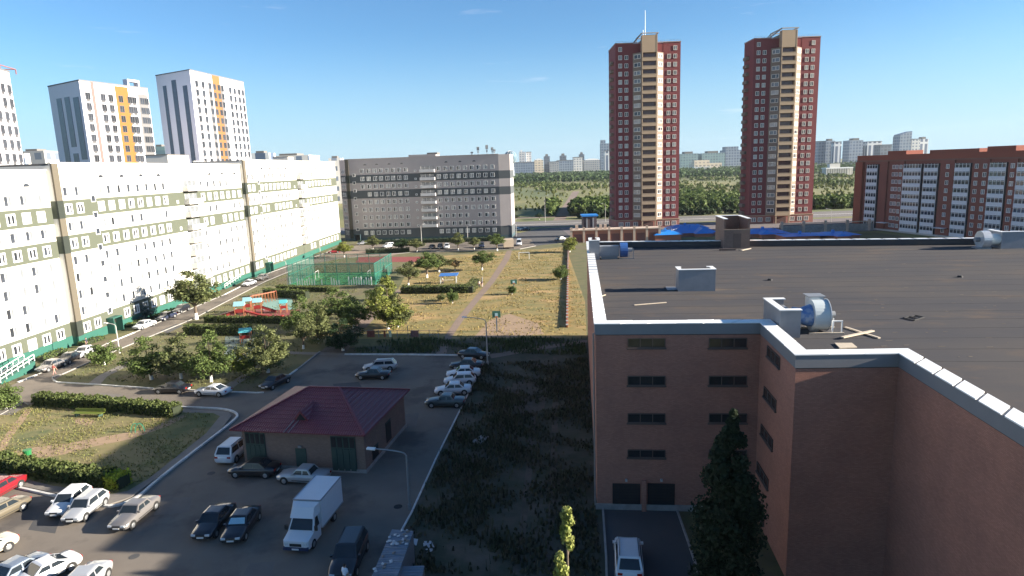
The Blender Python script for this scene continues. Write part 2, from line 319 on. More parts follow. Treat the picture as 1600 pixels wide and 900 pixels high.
# ------------------------------------------------------------------ windows used by the blocks
def window_mesh(name, w_, h_, pane, fr=.09, d=.10, mull=True, frm=M_wframe, side=.5, half=None):
    b = MB()
    b.box(-w_/2, w_/2, -d, 0, -h_/2, -h_/2+fr); b.box(-w_/2, w_/2, -d, 0, h_/2-fr, h_/2)
    b.box(-w_/2, -w_/2+fr, -d, 0, -h_/2+fr, h_/2-fr); b.box(w_/2-fr, w_/2, -d, 0, -h_/2+fr, h_/2-fr)
    if mull: b.box(-w_/2+fr+(w_-2*fr)*side-fr/2, -w_/2+fr+(w_-2*fr)*side+fr/2, -d, 0, -h_/2+fr, h_/2-fr)
    xm = -w_/2+fr+(w_-2*fr)*side
    b.box(-w_/2+fr, xm, -d*.35, -.005, -h_/2+fr, h_/2-fr, 1); b.box(xm+.002, w_/2-fr, -d*.35, -.005, -h_/2+fr, h_/2-fr, 2 if half else 1)
    return b.me(name, [frm, pane]+([half] if half else []))
def window_set(w_, h_, **k):
    return [window_mesh('window', w_, h_, p, **k) for p in (M_pane, M_pane, M_pane, M_pane2, M_pane2, M_pane3)]
WS_white = [window_mesh('window', 1.5, 1.6, p, fr=.10, side=s, d=.12, half=M_pane2) for p, s in ((M_pane, .6), (M_pane, .55), (M_pane4, .6), (M_pane, .65), (M_pane3, .5))]
WS_band = [window_mesh('window', 1.75, 1.75, p, fr=.26, side=s, d=.12) for p, s in ((M_pane, .6), (M_pane4, .5), (M_pane4, .6), (M_pane2, .5), (M_pane3, .55))]
WS_bandg = [window_mesh('window', 1.5, 1.6, p, fr=.12, side=s, d=.12) for p, s in ((M_pane, .6), (M_pane2, .5), (M_pane, .6), (M_pane3, .5))]
WS_stair = [window_mesh('stair_window', 1.2, 1.2, M_pane, fr=.12, mull=False)]
WS_small = [window_mesh('small_window', .8, .7, M_pane2, fr=.12, mull=False)]
_v = MB(); _n = 7
_v.add([(-.6*math.cos(math.pi*i/_n), -.08, .5*math.sin(math.pi*i/_n)) for i in range(_n+1)]+[(-.6*math.cos(math.pi*i/_n), 0, .5*math.sin(math.pi*i/_n)) for i in range(_n+1)],
       [tuple(range(_n+1))[::-1]]+[(i, i+1, _n+2+i, _n+1+i) for i in range(_n)]+[(0, _n+1, 2*_n+1, _n)])
ME_vent = _v.me('attic_vent', [M_pane])
_v = MB(); _v.box(-1.7, 1.7, -.12, 0, -.5, .55); ME_redpane = _v.me('x', [M_pane])
_b = MB(); _b.box(-3.2, 3.2, -1.25, 0, -.12, 0, 1); _b.box(-3.2, 3.2, -1.25, -1.17, 0, 1.1); _b.box(-3.2, -3.12, -1.17, 0, 0, 1.1); _b.box(3.12, 3.2, -1.17, 0, 0, 1.1)
ME_balc = _b.me('balcony', [M_white, mat('slab_edge', (.2, .19, .18), .9)]); 
_b = MB(); _b.box(-3.2, 3.2, -1.25, 0, -.12, 0, 1); _b.box(-3.2, 3.2, -1.25, -1.17, 0, 1.1); _b.box(-3.2, -3.12, -1.17, 0, 0, 1.1); _b.box(3.12, 3.2, -1.17, 0, 0, 1.1)
ME_balcg = _b.me('balcony', [mat('balcony_pale', (.62, .60, .58), .8), _mats['slab_edge']])
_b = MB()
for k in range(3): _b.box(-2.6+1.75*k, -1.0+1.75*k, -.06, 0, .2, 2.2, 1); _b.box(-2.68+1.75*k, -2.6+1.75*k, -.09, 0, .15, 2.25, 0)
ME_loggia_glz = _b.me('balcony_glazing', [M_wframe, M_pane2])

def block(name, label, A, ang, Ln, depth, zroof, z1, pitch, cols, stairs, small, balc, mats, vents, group=None, nfl=9, plinth=1.0, bandrows=(1, 6, 8), rz=None, entrances=True):
    """a nine storey block in its own frame: x along the front, -y outwards"""
    W, B, T = mats
    t = thing(name, label, 'apartment building', (A[0], A[1], 0), ang, group)
    zs = [z1+pitch*k for k in range(nfl)]
    # wall in bands so that each band is real wall, not paint over paint
    cuts = [(0, plinth, T)]; z = plinth
    for k in range(nfl):
        top = zs[k]+pitch/2 if k < nfl-1 else zroof
        mm = B if (k+1) in bandrows else W
        if cuts[-1][2] is mm: cuts[-1] = (cuts[-1][0], top, mm)
        else: cuts.append((z, top, mm))
        z = top
    for (a, b_, mm) in cuts:
        q = MB(); off = .06 if mm is B else (.12 if mm is T else 0); q.box(-off if 0 else 0, Ln, -off, depth, a, b_)
        part('plinth' if mm is T else ('coloured_band' if mm is B else 'wall'), q, mm, t)
    q = MB(); q.box(-.1, Ln+.1, -.2, .25, zroof, zroof+.22); q.box(-.1, Ln+.1, depth-.25, depth+.1, zroof, zroof+.22); part('parapet_cap', q, W, t)
    q = MB(); q.box(0, Ln, .25, depth-.25, zroof-.3, zroof+.02); part('roof', q, M_roofgrey, t)
    for (a, b_, mm) in cuts:  # strip coloured dark for the shaded side face of the jog
        q = MB(); q.box(-.02, 1.35, -.30, 0, a, b_); part('joint_shade_strip', q, mm if mm is T else (mat('joint_band_shade', (.025, .032, .025), .9) if mm is B else M_jointshade), t)
    for c in cols:
        for k, zz in enumerate(zs):
            st = (WS_band if W is M_white else WS_bandg) if (k+1) in bandrows else WS_white
            if random.random() < .03: continue
            off = -.06 if (k+1) in bandrows else 0
            link('window', random.choice(st), t, (c, off, zz))
    for c in stairs:
        for k in range(nfl-1): 
            link('stair_window', WS_stair[0], t, (c, -.06, zs[k]+pitch/2))
        q = MB(); q.box(-1.3, 1.3, -1.3, 0, 2.7, 2.85); q.box(-1.3, -1.15, -1.3, -.1, 0, 2.7); q.box(1.15, 1.3, -1.3, -.1, 0, 2.7); part('entrance_porch', q, T, t, (c, -.15, 0))
        q = MB(); q.box(-.9, .9, -.06, 0, 0.2, 2.4); part('door', q, M_dark, t, (c, -.13, 0))
    for c in small:
        for k in range(1, nfl): link('small_window', WS_small[0], t, (c, -.06, zs[k]-.6))
    for (a, b_) in balc:
        for k in range(1, nfl):
            o = link('balcony', ME_balc if W is M_white else ME_balcg, t, ((a+b_)/2, -.07, zs[k]-1.25)); o.scale = ((b_-a)/6.4, 1, 1)
            link('balcony_glazing', ME_loggia_glz, t, ((a+b_)/2, -.08, zs[k]-1.2))
    for c in vents: link('attic_vent', ME_vent, t, (c, -.005, zroof-2.4))
    return t
J1 = Vector((-73.9, 107.2)); J3 = Vector((-66.6, 256.3)); wu = (J3-J1).normalized(); wn = Vector((wu.y, -wu.x))
angw = math.atan2(wu.y, wu.x)+D2R(.45)
c1 = [2.6, 5.4, 10.9, 13.8, 16.8, 19.7, 22.6, 25.6, 28.6, 31.5, 47.2, 50.3, 53.4, 56.6, 59.8, 63.0, 66.2]
def wpt(s, o): p = J1+wu*s+wn*o; return (p.x, p.y)
block('apartment_block', 'white nine storey block cut by the left picture edge, with the railed entrance ramp', wpt(-68.5, .2), angw, 68.2, 13, 29.0, 2.55, 2.75,
      [68.2-2.6-3.05*k for k in range(13)], [], [], [(20, 26)], (M_white, M_band, M_teal), [68.2-4.5-6.2*k for k in range(5)], 'white blocks with sage green bands', plinth=1.7)
block('apartment_block', 'long white block with sage bands behind the blue spruce, middle of the left hand row', wpt(-.3, .55), angw, 68.3, 13, 30.1, 2.6, 2.87,
      c1, [9.0], [36.1], [(38.8, 45.0)], (M_white, M_band, M_teal), [12, 18, 24.1, 30.2, 51.6, 58, 64.7], 'white blocks with sage green bands', plinth=1.5)
block('apartment_block', 'farthest white block with sage bands, behind the green sports cage and meeting the grey wing', wpt(68.2, .65), angw, 81.0, 13, 31.3, 2.9, 3.0,
      c1+[69.6, 73, 76.5], [9.0], [36.1], [(38.8, 45.0)], (M_white, M_band, M_teal), [12, 18, 24.1, 30.2, 51.6, 58, 64.7], 'white blocks with sage green bands', plinth=1.4)
# raised lift house on the middle block and small roof huts
for (s, px0, dx, hh, nm, lb) in ((40, 0, 9, 2.2, 'roof_hut', 'long low white lift house on the roof of the middle white block'), (110, 0, 5, 1.6, 'roof_hut', 'small white hut on the roof of the farthest white block')):
    q = MB(); q.box(0, dx, 3, 8, 0, hh); q.box(-.15, dx+.15, 2.85, 8.15, hh, hh+.15, 1)
    p = wpt(s, 0); o = link(nm, q.me(nm, [M_white, M_roofgrey]), None, (p[0], p[1], 30.1 if s < 68 else 31.3), angw); tag(o, lb, 'roof hut')
# joint strips paint the shaded jog at each step of the front
GA = Vector((-64.2, 262.6)); GB = Vector((-3.6, 255.9)); gu = (GB-GA).normalized(); ga = math.atan2(gu.y, gu.x)
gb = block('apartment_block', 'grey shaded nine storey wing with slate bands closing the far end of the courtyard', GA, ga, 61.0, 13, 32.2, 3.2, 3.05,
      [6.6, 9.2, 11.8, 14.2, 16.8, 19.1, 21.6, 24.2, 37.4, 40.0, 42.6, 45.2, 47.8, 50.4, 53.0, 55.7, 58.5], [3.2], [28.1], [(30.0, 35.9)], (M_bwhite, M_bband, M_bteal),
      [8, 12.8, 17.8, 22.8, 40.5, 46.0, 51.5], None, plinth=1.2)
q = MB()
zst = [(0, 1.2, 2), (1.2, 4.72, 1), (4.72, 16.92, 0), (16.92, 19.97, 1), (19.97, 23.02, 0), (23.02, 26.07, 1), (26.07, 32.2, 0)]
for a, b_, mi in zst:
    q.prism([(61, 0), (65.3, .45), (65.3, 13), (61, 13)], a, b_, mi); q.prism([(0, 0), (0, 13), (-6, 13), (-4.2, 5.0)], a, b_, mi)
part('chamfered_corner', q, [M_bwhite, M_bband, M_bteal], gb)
q = MB(); q.box(25.7, 36.5, .3, 7, 32.2, 33.2); part('lift_house', q, M_bwhite, gb)
q = MB(); q.box(33, 37, .5, 6, 33.2, 33.8); part('lift_house_roof', q, M_roofgrey, gb)
for k, zz in enumerate([3.2+3.05*i for i in range(9)]):
    for f in (.3, .62):
        o = link('window', random.choice(WS_white), gb, (-4.2*f-.02, 5.0*f-.05, zz), -math.atan2(5.0, 4.2)); 
# antennas on grey wing
for i, (s, h_) in enumerate(((50.5, 1.5), (53, 3.4), (56.5, 4.0), (58.6, 3.0), (59.4, 2.2))):
    p = GA+gu*s; q = MB(); q.cyl((0, 0, 0), (0, 0, h_), .12, .08, 6); q.box(-.5, .5, -.06, .06, h_*.55, h_*.95); q.box(-.3, .3, -.05, .05, h_*.3, h_*.45)
    tag(link('antenna_mast', q.me('antenna_mast', [M_steel]), None, (p.x, p.y+5, 32.2)), ['shortest aerial mast, leftmost on the roof of the grey wing', 'aerial mast second from the left on the grey wing roof', 'tallest aerial mast on the grey wing roof', 'aerial mast just right of the tallest on the grey wing roof', 'aerial mast nearest the right end of the grey wing roof'][i], 'antenna', 'aerial masts on the grey wing roof')

# access ramp and rails at the left block, porches
def rampthing(label, px_a, px_b, h_):
    a = G(*px_a); b_ = G(*px_b); d = b_-a; L_ = d.length; t = thing('access_ramp', label, 'ramp', a, math.atan2(d.y, d.x))
    q = MB(); q.add([(0, 0, 0), (L_, 0, 0), (L_, 1.6, 0), (0, 1.6, 0), (0, 0, .25), (L_, 0, h_), (L_, 1.6, h_), (0, 1.6, .25)], [(3, 2, 1, 0), (4, 5, 6, 7), (0, 1, 5, 4), (1, 2, 6, 5), (2, 3, 7, 6), (3, 0, 4, 7)]); part('ramp_deck', q, M_teal, t)
    for y in (.05, 1.55):
        for f in (.5, 1.0):
            q = MB(); q.bar((0, y, .25+f), (L_, y, h_+f), .09, .09); part('handrail', q, M_wframe, t)
        for k in range(7):
            x = L_*k/6; zb = .25+(h_-.25)*k/6; q = MB(); q.bar((x, y, zb), (x, y, zb+1.0), .09, .09); part('post', q, M_wframe, t)
    return t
rampthing('teal access ramp with white railings by the left picture edge', (2, 601), (57, 578), 1.4)
rampthing('teal ramp with railings in front of the farthest white block', (352, 452), (377, 441), 1.2)

# ------------------------------------------------------------------ red and beige towers
M_red = mat('tower_red', (.185, .038, .040), .85, (.16, .033, .035), .2, .6); M_beige = mat('tower_beige', (.36, .26, .17), .85, (.32, .235, .155), .3, .5)
M_bay = mat('tower_bay', (.20, .155, .12), .85); M_podium = mat('tower_podium', (.33, .14, .11), .85); M_logg = mat('loggia_recess', (.10, .05, .045), .9)
M_wframe2 = mat('window_frame_cream', (.68, .62, .54), .5)
W_t = [window_mesh('window', 1.5, 1.75, p, fr=.17, frm=M_wframe2, d=.14) for p in (M_pane, M_pane2, M_pane2, M_pane, M_pane3)]
W_tb = [window_mesh('bay_window', 3.0, 1.7, p, fr=.17, frm=M_wframe2, d=.14, side=s) for p, s in ((M_pane, .6), (M_pane2, .4), (M_pane3, .7), (M_pane2, .55))]
_b = MB(); _b.box(0, 6.0, -.25, 0, 0, 1.35); _b.box(-.0, 6.0, -.32, 0, 1.35, 1.47); ME_para = _b.me('balcony', [M_beige])
_b = MB(); 
for k in range(5): _b.box(.55+1.05*k, 1.45+1.05*k, 0, .06, 0, 1.5)
ME_logwin = _b.me('loggia_window', [glass('loggia_glass', (.09, .05, .05))])
def tower(label, X, Y, zt, z0=3.6, nfl=22, mast=False, group='red and beige towers', wid=26.4, TD=18.0):
    t = thing('residential_tower', label, 'tower', (X, Y, 0), 0, group); P_ = (zt-z0-4.2)/(nfl-1.0)
    q = MB(); q.box(0, 7, 0, TD, z0, zt); part('wing_wall', q, M_red, t)
    q = MB(); q.box(19.4, wid, 0, TD, z0, zt); part('wing_wall', q, M_red, t)
    q = MB(); q.box(7, 19.4, .05, TD, z0, zt-.1); part('core_wall', q, M_red, t)
    zb = zt-3.9
    q = MB(); q.prism([(7, 0), (7, .04), (10.2, .04), (10.2, -2.6)], z0, zb); part('bay_wall', q, M_bay, t)
    q = MB(); q.prism([(16.4, -2.6), (16.4, .04), (19.4, .04), (19.4, 0)], z0, zb); part('bay_wall', q, M_bay, t)
    # loggia column: two piers, dark back, parapets floor by floor
    for a in (10.2, 16.0):
        q = MB(); q.box(a, a+.4, -2.75, .04, z0, zt+2.6); part('pier', q, M_beige, t)
    q = MB(); q.box(10.6, 16.0, -1.4, -1.3, z0, zt-3.8); part('loggia_back', q, M_logg, t)
    q = MB(); q.box(10.6, 16.0, -2.7, .04, zt-4.0, zt+2.6); part('column_head', q, M_beige, t)
    for k in range(nfl-1):
        z = z0+P_*k
        o = link('balcony', ME_para, t, (10.2, -2.62, z+.05))
        link('loggia_window', ME_logwin, t, (10.6, -1.47, z+1.6))
        q = None
        for x in (1.9, 4.4, 21.7, 24.2): link('window', random.choice(W_t), t, (x, 0, z+2.0))
        aL = math.atan2(-2.6, 3.2); link('bay_window', random.choice(W_tb), t, (8.6, -1.3, z+2.0), aL)
        aR = math.atan2(2.6, 3.0); link('bay_window', random.choice(W_tb), t, (17.9, -1.3, z+2.0), aR)
    for x in (1.9, 24.2): link('window', random.choice(W_t), t, (x, 0, z0+P_*(nfl-1)+2.0))
    # left side: balconies one above another
    _s = MB(); _s.box(-1.2, 0, 5, 9, 0, 1.3); ms = _s.me('side_balcony', [M_bay])
    for k in range(nfl-1): link('side_balcony', ms, t, (0, 0, z0+P_*k+.1))
    # podium storey and ledge
    q = MB(); q.box(-.3, 10.2, -.3, TD+.2, 0, z0-.3); q.box(16.4, wid+.3, -.3, TD+.2, 0, z0-.3); q.box(10.2, 16.4, -1.2, TD, 0, z0-.3); part('podium', q, M_podium, t)
    q = MB(); q.box(-.5, 10.0, -.5, TD+.4, z0-.3, z0); q.box(10.0, 16.6, -3.0, TD, z0-.3, z0); q.box(16.6, wid+.5, -.5, TD+.4, z0-.3, z0); part('ledge', q, M_beige, t)
    q = MB(); q.box(10.3, 10.8, -2.9, -2.4, 0, z0-.3); q.box(15.8, 16.3, -2.9, -2.4, 0, z0-.3); part('porch_column', q, M_beige, t)
    q = MB(); q.box(11.2, 15.4, -1.3, -1.2, 0, 2.6); part('door', q, M_logg, t)
    for x in (2.0, 4.8, 8.2, 18.4, 21.6, 24.4): link('window', W_t[1], t, (x, -.3, 1.75), 0, (1.3, 1, 1.05))
    # roof edge, crown frame, railing
    q = MB(); q.box(-.15, wid+.15, -.15, .3, zt, zt+.35); q.box(-.15, .3, .3, TD+.1, zt, zt+.35); q.box(wid-.3, wid+.15, .3, TD+.1, zt, zt+.35); part('roof_edge', q, mat('roof_trim', (.33, .24, .22), .8), t)
    q = MB()
    for y in (-2.7, 9):
        q.bar((9.9, y, zt+3.3), (16.8, y, zt+3.3), .5, .35)
    q.bar((10.1, -2.7, zt+3.3), (10.1, 9, zt+3.3), .4, .35); q.bar((16.6, -2.7, zt+3.3), (16.6, 9, zt+3.3), .4, .35)
    q.bar((10.0, -2.3, zt+3.2), (7.6, 9, zt+.3), .4, .35); q.bar((7.6, 9, zt+.3), (10.2, 9, zt+3.3), .35, .35)
    for x in (10.1, 16.6): q.bar((x, 8.8, zt), (x, 8.8, zt+3.2), .35, .35)
    part('crown_frame', q, mat('crown_grey', (.36, .33, .30), .7), t)
    q = MB(); q.box(10.9, 15.6, 1, 8.6, zt-.1, zt+1.7); part('lift_house', q, M_bay, t)
    q = MB()
    for x in np.arange(0.2, 26.3, 1.3):
        if 9.7 < x < 16.9: continue
        q.bar((x, .1, zt+.35), (x, .1, zt+.95), .06, .06)
    q.bar((0, .1, zt+.95), (9.9, .1, zt+.95), .06, .06); q.bar((16.9, .1, zt+.95), (26.4, .1, zt+.95), .06, .06)
    part('railing', q, M_steel, t)
    if mast:
        q = MB(); q.cyl((12, 0, zt+2.6), (12, 0, zt+12.5), .14, .07, 6); part('mast', q, M_wframe, t)
        q = MB(); q.cyl((11.2, 0, zt+2.6), (11.2, 0, zt+5), .1, .1, 6); part('mast', q, M_wframe, t)
    return t
tower('left red and beige tower, with a thin mast on its crown', 45.0, 276.5, 74.6, mast=True)
tower('red and beige tower right of the other, without a tall mast', 101.6, 278.0, 75.0, wid=27.0, TD=11.0)

# ------------------------------------------------------------------ orange brick block, far right
M_or = mat('orange_brick', (.21, .070, .052), .9, (.17, .058, .044), .3, .7); M_or2 = mat('orange_brick_bright', (.25, .070, .042), .9)
M_or3 = mat('brown_brick', (.20, .095, .07), .9); M_spand = mat('balcony_white', (.62, .64, .68), .6)
OA = Vector((132.9, 251.2)); OB = Vector((147.0, 187.0)); ou = (OB-OA).normalized()
t = thing('brick_apartment_block', 'orange brown brick block with columns of white balconies, right edge behind the flat roof', 'apartment building', (OA.x, OA.y, 0), math.atan2(ou.y, ou.x))
q = MB(); q.box(0, 96, 0, 14, 0, 25.2); part('wall', q, M_or, t)
q = MB(); q.box(-.3, 96, -.35, 14.2, 25.2, 27.0); part('cornice', q, M_or2, t)
q = MB(); q.box(-.35, 96, -.45, 14.3, 24.7, 25.2); part('cornice_ledge', q, M_or3, t)
q = MB(); q.box(-.4, 3.3, -.9, 0, 0, 24.7); part('end_pier', q, M_or2, t)  # brighter brick puts the light on this end face into its colour
def os_(px, py=300): return wsz(px, py, OA, OB)[0]
ctr = [(1356, 1372), (1413, 1440), (1445, 1466), (1493, 1516), (1547, 1572), (1590, 1622)]
zb1 = [wsz(1560, 264.5+(360.2-264.5)/7*k, OA, OB)[1] for k in range(8)]; dz = (zb1[0]-zb1[7])/7
zrows = [zb1[0]-dz*k for k in range(9)]
for (a, b_) in ctr:
    sa, sb = os_(a), os_(b_); w_ = sb-sa
    q = MB(); q.box(0, w_, -.9, 0, .6, zrows[0]+2.0); part('glazed_bay', q, M_pane, t, (sa, 0, 0))
    sp = MB(); sp.box(-.08, w_+.08, -1.1, -.9, -.62, .62); msp = sp.me('balcony', [M_spand])
    gl = MB(); nn = max(3, int(w_/1.1))
    for i in range(nn+1): gl.box(i*w_/nn-.05, i*w_/nn+.05, -1.0, -.9, .62, dz-.62)
    gl.box(0, w_, -1.0, -.9, dz*.5+.35, dz*.5+.43)
    mg = gl.me('balcony_frame', [M_wframe])
    for z in zrows[:9]:
        link('balcony', msp, t, (sa, 0, z)); link('balcony_frame', mg, t, (sa, 0, z))
for (a, b_) in ((1374, 1386), (1404, 1412), (1468, 1490), (1518, 1544), (1574, 1588)):
    q = MB(); q.box(0, os_(b_)-os_(a), -.55, 0, 0, 24.7); part('pier', q, M_or, t, (os_(a), 0, 0))
W_o = [window_mesh('window', 1.2, 1.4, p, fr=.1) for p in (M_pane, M_pane2)]
for px in (1394, 1399, 1407, 1480, 1525, 1538, 1581):
    for z in zrows: link('window', random.choice(W_o), t, (os_(px), -.02 if px in (1394, 1399) else -.57, z+1.0))
for (a, b_, h_) in ((1376, 1404, 1.3), (1440, 1516, 1.1), (1528, 1572, 1.5), (1588, 1620, 1.2)):
    q = MB(); q.box(os_(a), os_(b_), 2, 9, 27.0, 27.0+h_); part('roof_superstructure', q, M_or2, t)
for px in (1388, 1478, 1605):
    q = MB(); q.box(-2, 2, -2.6, -.6, 2.9, 3.1); part('entrance_canopy', q, M_spand, t, (os_(px), 0, 0))
q = MB(); q.box(-.2, 96, -1.0, 0, 0, .6); part('plinth', q, mat('plinth_grey', (.4, .4, .38), .9), t)

# ------------------------------------------------------------------ towers behind the white blocks
M_twhite = mat('cladding_white', (.70, .69, .74), .7, (.66, .65, .70), .2, .4); M_tgrey = mat('cladding_grey', (.15, .147, .15), .7); M_strip = glass('strip_dark', (.05, .06, .085), .3)
M_yel = mat('cladding_yellow', (.24, .095, .008), .7); M_pink = mat('cladding_pink', (.26, .11, .10), .7); M_ora = mat('cladding_orange', (.25, .11, .035), .7)
M_wgrey = mat('window_frame_grey', (.10, .10, .11), .5)
def newtower(label, C, Lp, Rp, zt, rows, pitch, cols, accents, strips, wmesh, extra=None):
    C = Vector(C); Lp = Vector(Lp); Rp = Vector(Rp); u = (Rp-C).normalized(); LR = (Rp-C).length; v = Lp-C
    back = Vector((-u.y, u.x)); LL = v.dot(back); sh = v.dot(u)
    t = thing('residential_tower', label, 'tower', (C.x, C.y, 0), math.atan2(u.y, u.x), 'new white clad towers behind the white blocks')
    q = MB(); q.prism([(0, 0), (LR, 0), (LR+sh, LL), (sh, LL)], 0, zt); part('wall', q, M_twhite, t)
    q = MB(); q.prism([(-.1, -.15), (LR+.1, -.15), (LR+sh+.1, LL+.1), (sh-.1, LL+.1)], zt, zt+.35); part('roof_edge', q, M_tgrey, t)
    for (a, b_, mm, nm, top) in accents:
        q = MB(); q.box(a*LR, b_*LR, -.12, 0, 20, zt-top); part(nm, q, mm, t)
    for c in cols:
        for r in range(rows):
            z = zt-4.2-pitch*r
            link('window', wmesh[random.randrange(len(wmesh))], t, (c*LR, -.12, z))
    msp = MB().box(-.6, .6, -.07, 0, -1.65, -1.0).me('grey_spandrel', [mat('spandrel_grey', (.10, .10, .105), .7)])
    for c in cols:
        for r in range(rows): link('grey_spandrel', msp, t, (c*LR, 0, zt-4.2-pitch*r))
    vd = (v.length)
    va = math.atan2((Vector((sh, LL))).y, sh)
    for (f0, f1, z1_, z0_) in strips:
        a = Vector((sh, LL))*f0; b_ = Vector((sh, LL))*f1; nrm = Vector((LL, -sh)).normalized()*-.1
        q = MB(); q.prism([tuple(a), tuple(b_), tuple(b_+nrm), tuple(a+nrm)], z0_, z1_); part('dark_window_strip', q, M_strip, t)
    return t
W_n = [window_mesh('window', 1.6, 2.1, p, fr=.1, frm=M_wgrey) for p in (M_pane, M_pane4, M_pane4, M_pane)]
p1 = DP(123, 126, 204); p2 = DP(75, 137, 215); p3 = DP(230, 137, 227); zt1 = p1.z
newtower('white tower with one yellow and one pink stripe, left of the orange striped tower', (p1.x, p1.y), (p2.x, p2.y), (p3.x, p3.y), zt1, 12, 3.1,
         [.09, .30, .41, .555, .69, .76, .885, .955], [(.15, .19, M_pink, 'pink_stripe', 0), (.49, .68, M_yel, 'yellow_stripe', .3), (.83, .98, M_tgrey, 'grey_panel', 2)],
         [(.78, .62, zt1-4, zt1-29), (.52, .36, zt1-4, zt1-19), (.25, .08, zt1-4.5, zt1-23), (.76, .60, zt1-31, 20), (.50, .34, zt1-21, 20), (.24, .08, zt1-26, 20)], W_n)
q = MB(); a = DP(200, 135, 222)
t_ = thing('roof_frame', 'white open frame on the roof of the tower with the yellow stripe', 'roof frame', (a.x, a.y, zt1+.35), D2R(70))
for (x, z0, z1_) in ((0, 0, 1.6), (4, 0, 1.6)):
    q = MB(); q.box(x, x+.5, 0, 2, z0, z1_); part('upright', q, M_twhite, t_)
q = MB(); q.box(0, 4.5, 0, 2, 1.6, 2.3); part('top_beam', q, M_twhite, t_)
p1 = DP(296, 109.5, 245); p2 = DP(243, 117.5, 256); p3 = DP(380, 126, 281); zt2 = p1.z
newtower('white tower with an orange stripe, right of the yellow striped tower', (p1.x, p1.y), (p2.x, p2.y), (p3.x, p3.y), zt2, 14, 3.1,
         [.09, .2, .32, .40, .48, .55, .70, .79, .88, .96], [(.375, .51, M_ora, 'orange_stripe', 0), (.29, .35, M_tgrey, 'grey_panel', 3), (.515, .57, M_tgrey, 'grey_panel', 3)],
         [(.82, .72, zt2-4, 22), (.55, .42, zt2-2.5, zt2-30), (.24, .12, zt2-5, zt2-34), (.5, .38, zt2-32, 22), (.22, .10, zt2-37, 22)], W_n)
p3 = DP(14, 113, 170); p1 = DP(-60, 108, 150)
M_twhite_ = M_twhite
W_n0 = [window_mesh('window', 1.5, 2.0, p, fr=.12, frm=M_wgrey) for p in (M_pane, M_pane, M_pane4)]
tt = newtower('white tower cut by the left picture edge, with dark windows and a pink roof frame', (p1.x, p1.y), (p1.x-16, p1.y+5), (p3.x, p3.y), p3.z, 14, 3.35,
         [.93, .78, .62, .45, .3], [], [(.3, .1, p3.z-4, 20)], W_n0)
q = MB()
for x in (0, 8, 16.5, 24):
    q.bar((x, 0, p3.z), (x, 0, p3.z+1.2), .2, .2)
q.bar((0, 0, p3.z+1.2), (24.0, 0, p3.z+1.2), .2, .2); q.bar((24, 0, p3.z+1.2), (24, 5, p3.z+1.2), .2, .2)
part('pink_roof_frame', q, M_pink, tt)

# ------------------------------------------------------------------ far city
def facade(name, a, b_, fx=1.0, fz=1.0, tx=.5, tz=.5):
    """window grid for buildings too far away to tell the windows apart"""
    if name in _mats: return _mats[name]
    m = bpy.data.materials.new(name); m.use_nodes = True; t = m.node_tree; N = t.nodes; K = t.links.new
    b = N['Principled BSDF']; b.inputs['Roughness'].default_value = .5
    bt = N.new('ShaderNodeTexBrick'); bt.offset = 0; bt.inputs['Scale'].default_value = 1; bt.inputs['Brick Width'].default_value = fx; bt.inputs['Row Height'].default_value = fz
    bt.inputs['Mortar Size'].default_value = tx; bt.inputs['Color1'].default_value = (*b_, 1); bt.inputs['Color2'].default_value = (*(v*1.6 for v in b_), 1); bt.inputs['Mortar'].default_value = (*a, 1)
    c = N.new('ShaderNodeTexCoord'); sp = N.new('ShaderNodeSeparateXYZ'); K(c.outputs['Object'], sp.inputs[0]); ad = N.new('ShaderNodeMath'); K(sp.outputs[0], ad.inputs[0]); K(sp.outputs[1], ad.inputs[1])
    cb = N.new('ShaderNodeCombineXYZ'); K(ad.outputs[0], cb.inputs[0]); K(sp.outputs[2], cb.inputs[1]); K(cb.outputs[0], bt.inputs['Vector']); K(bt.outputs[0], b.inputs['Base Color'])
    _mats[name] = m; return m
F_blue = facade('far_blue', (.22, .27, .33), (.07, .10, .15), 9, 9, 1.6); F_white = facade('far_white', (.62, .60, .57), (.12, .15, .2), 10, 9, 2.6)
F_grey = facade('far_grey', (.34, .34, .34), (.10, .12, .15), 8, 8, 2.0); F_dark = facade('far_dark', (.12, .14, .17), (.05, .07, .09), 10, 9, 1.6)
F_str = facade('far_stripes', (.66, .66, .66), (.08, .11, .17), 14, 60, 3.2); F_teal = facade('far_teal', (.2, .30, .30), (.10, .15, .17), 9, 9, 1.8); F_cream = facade('far_cream', (.75, .62, .45), (.3, .25, .2), 12, 9, 2.6)
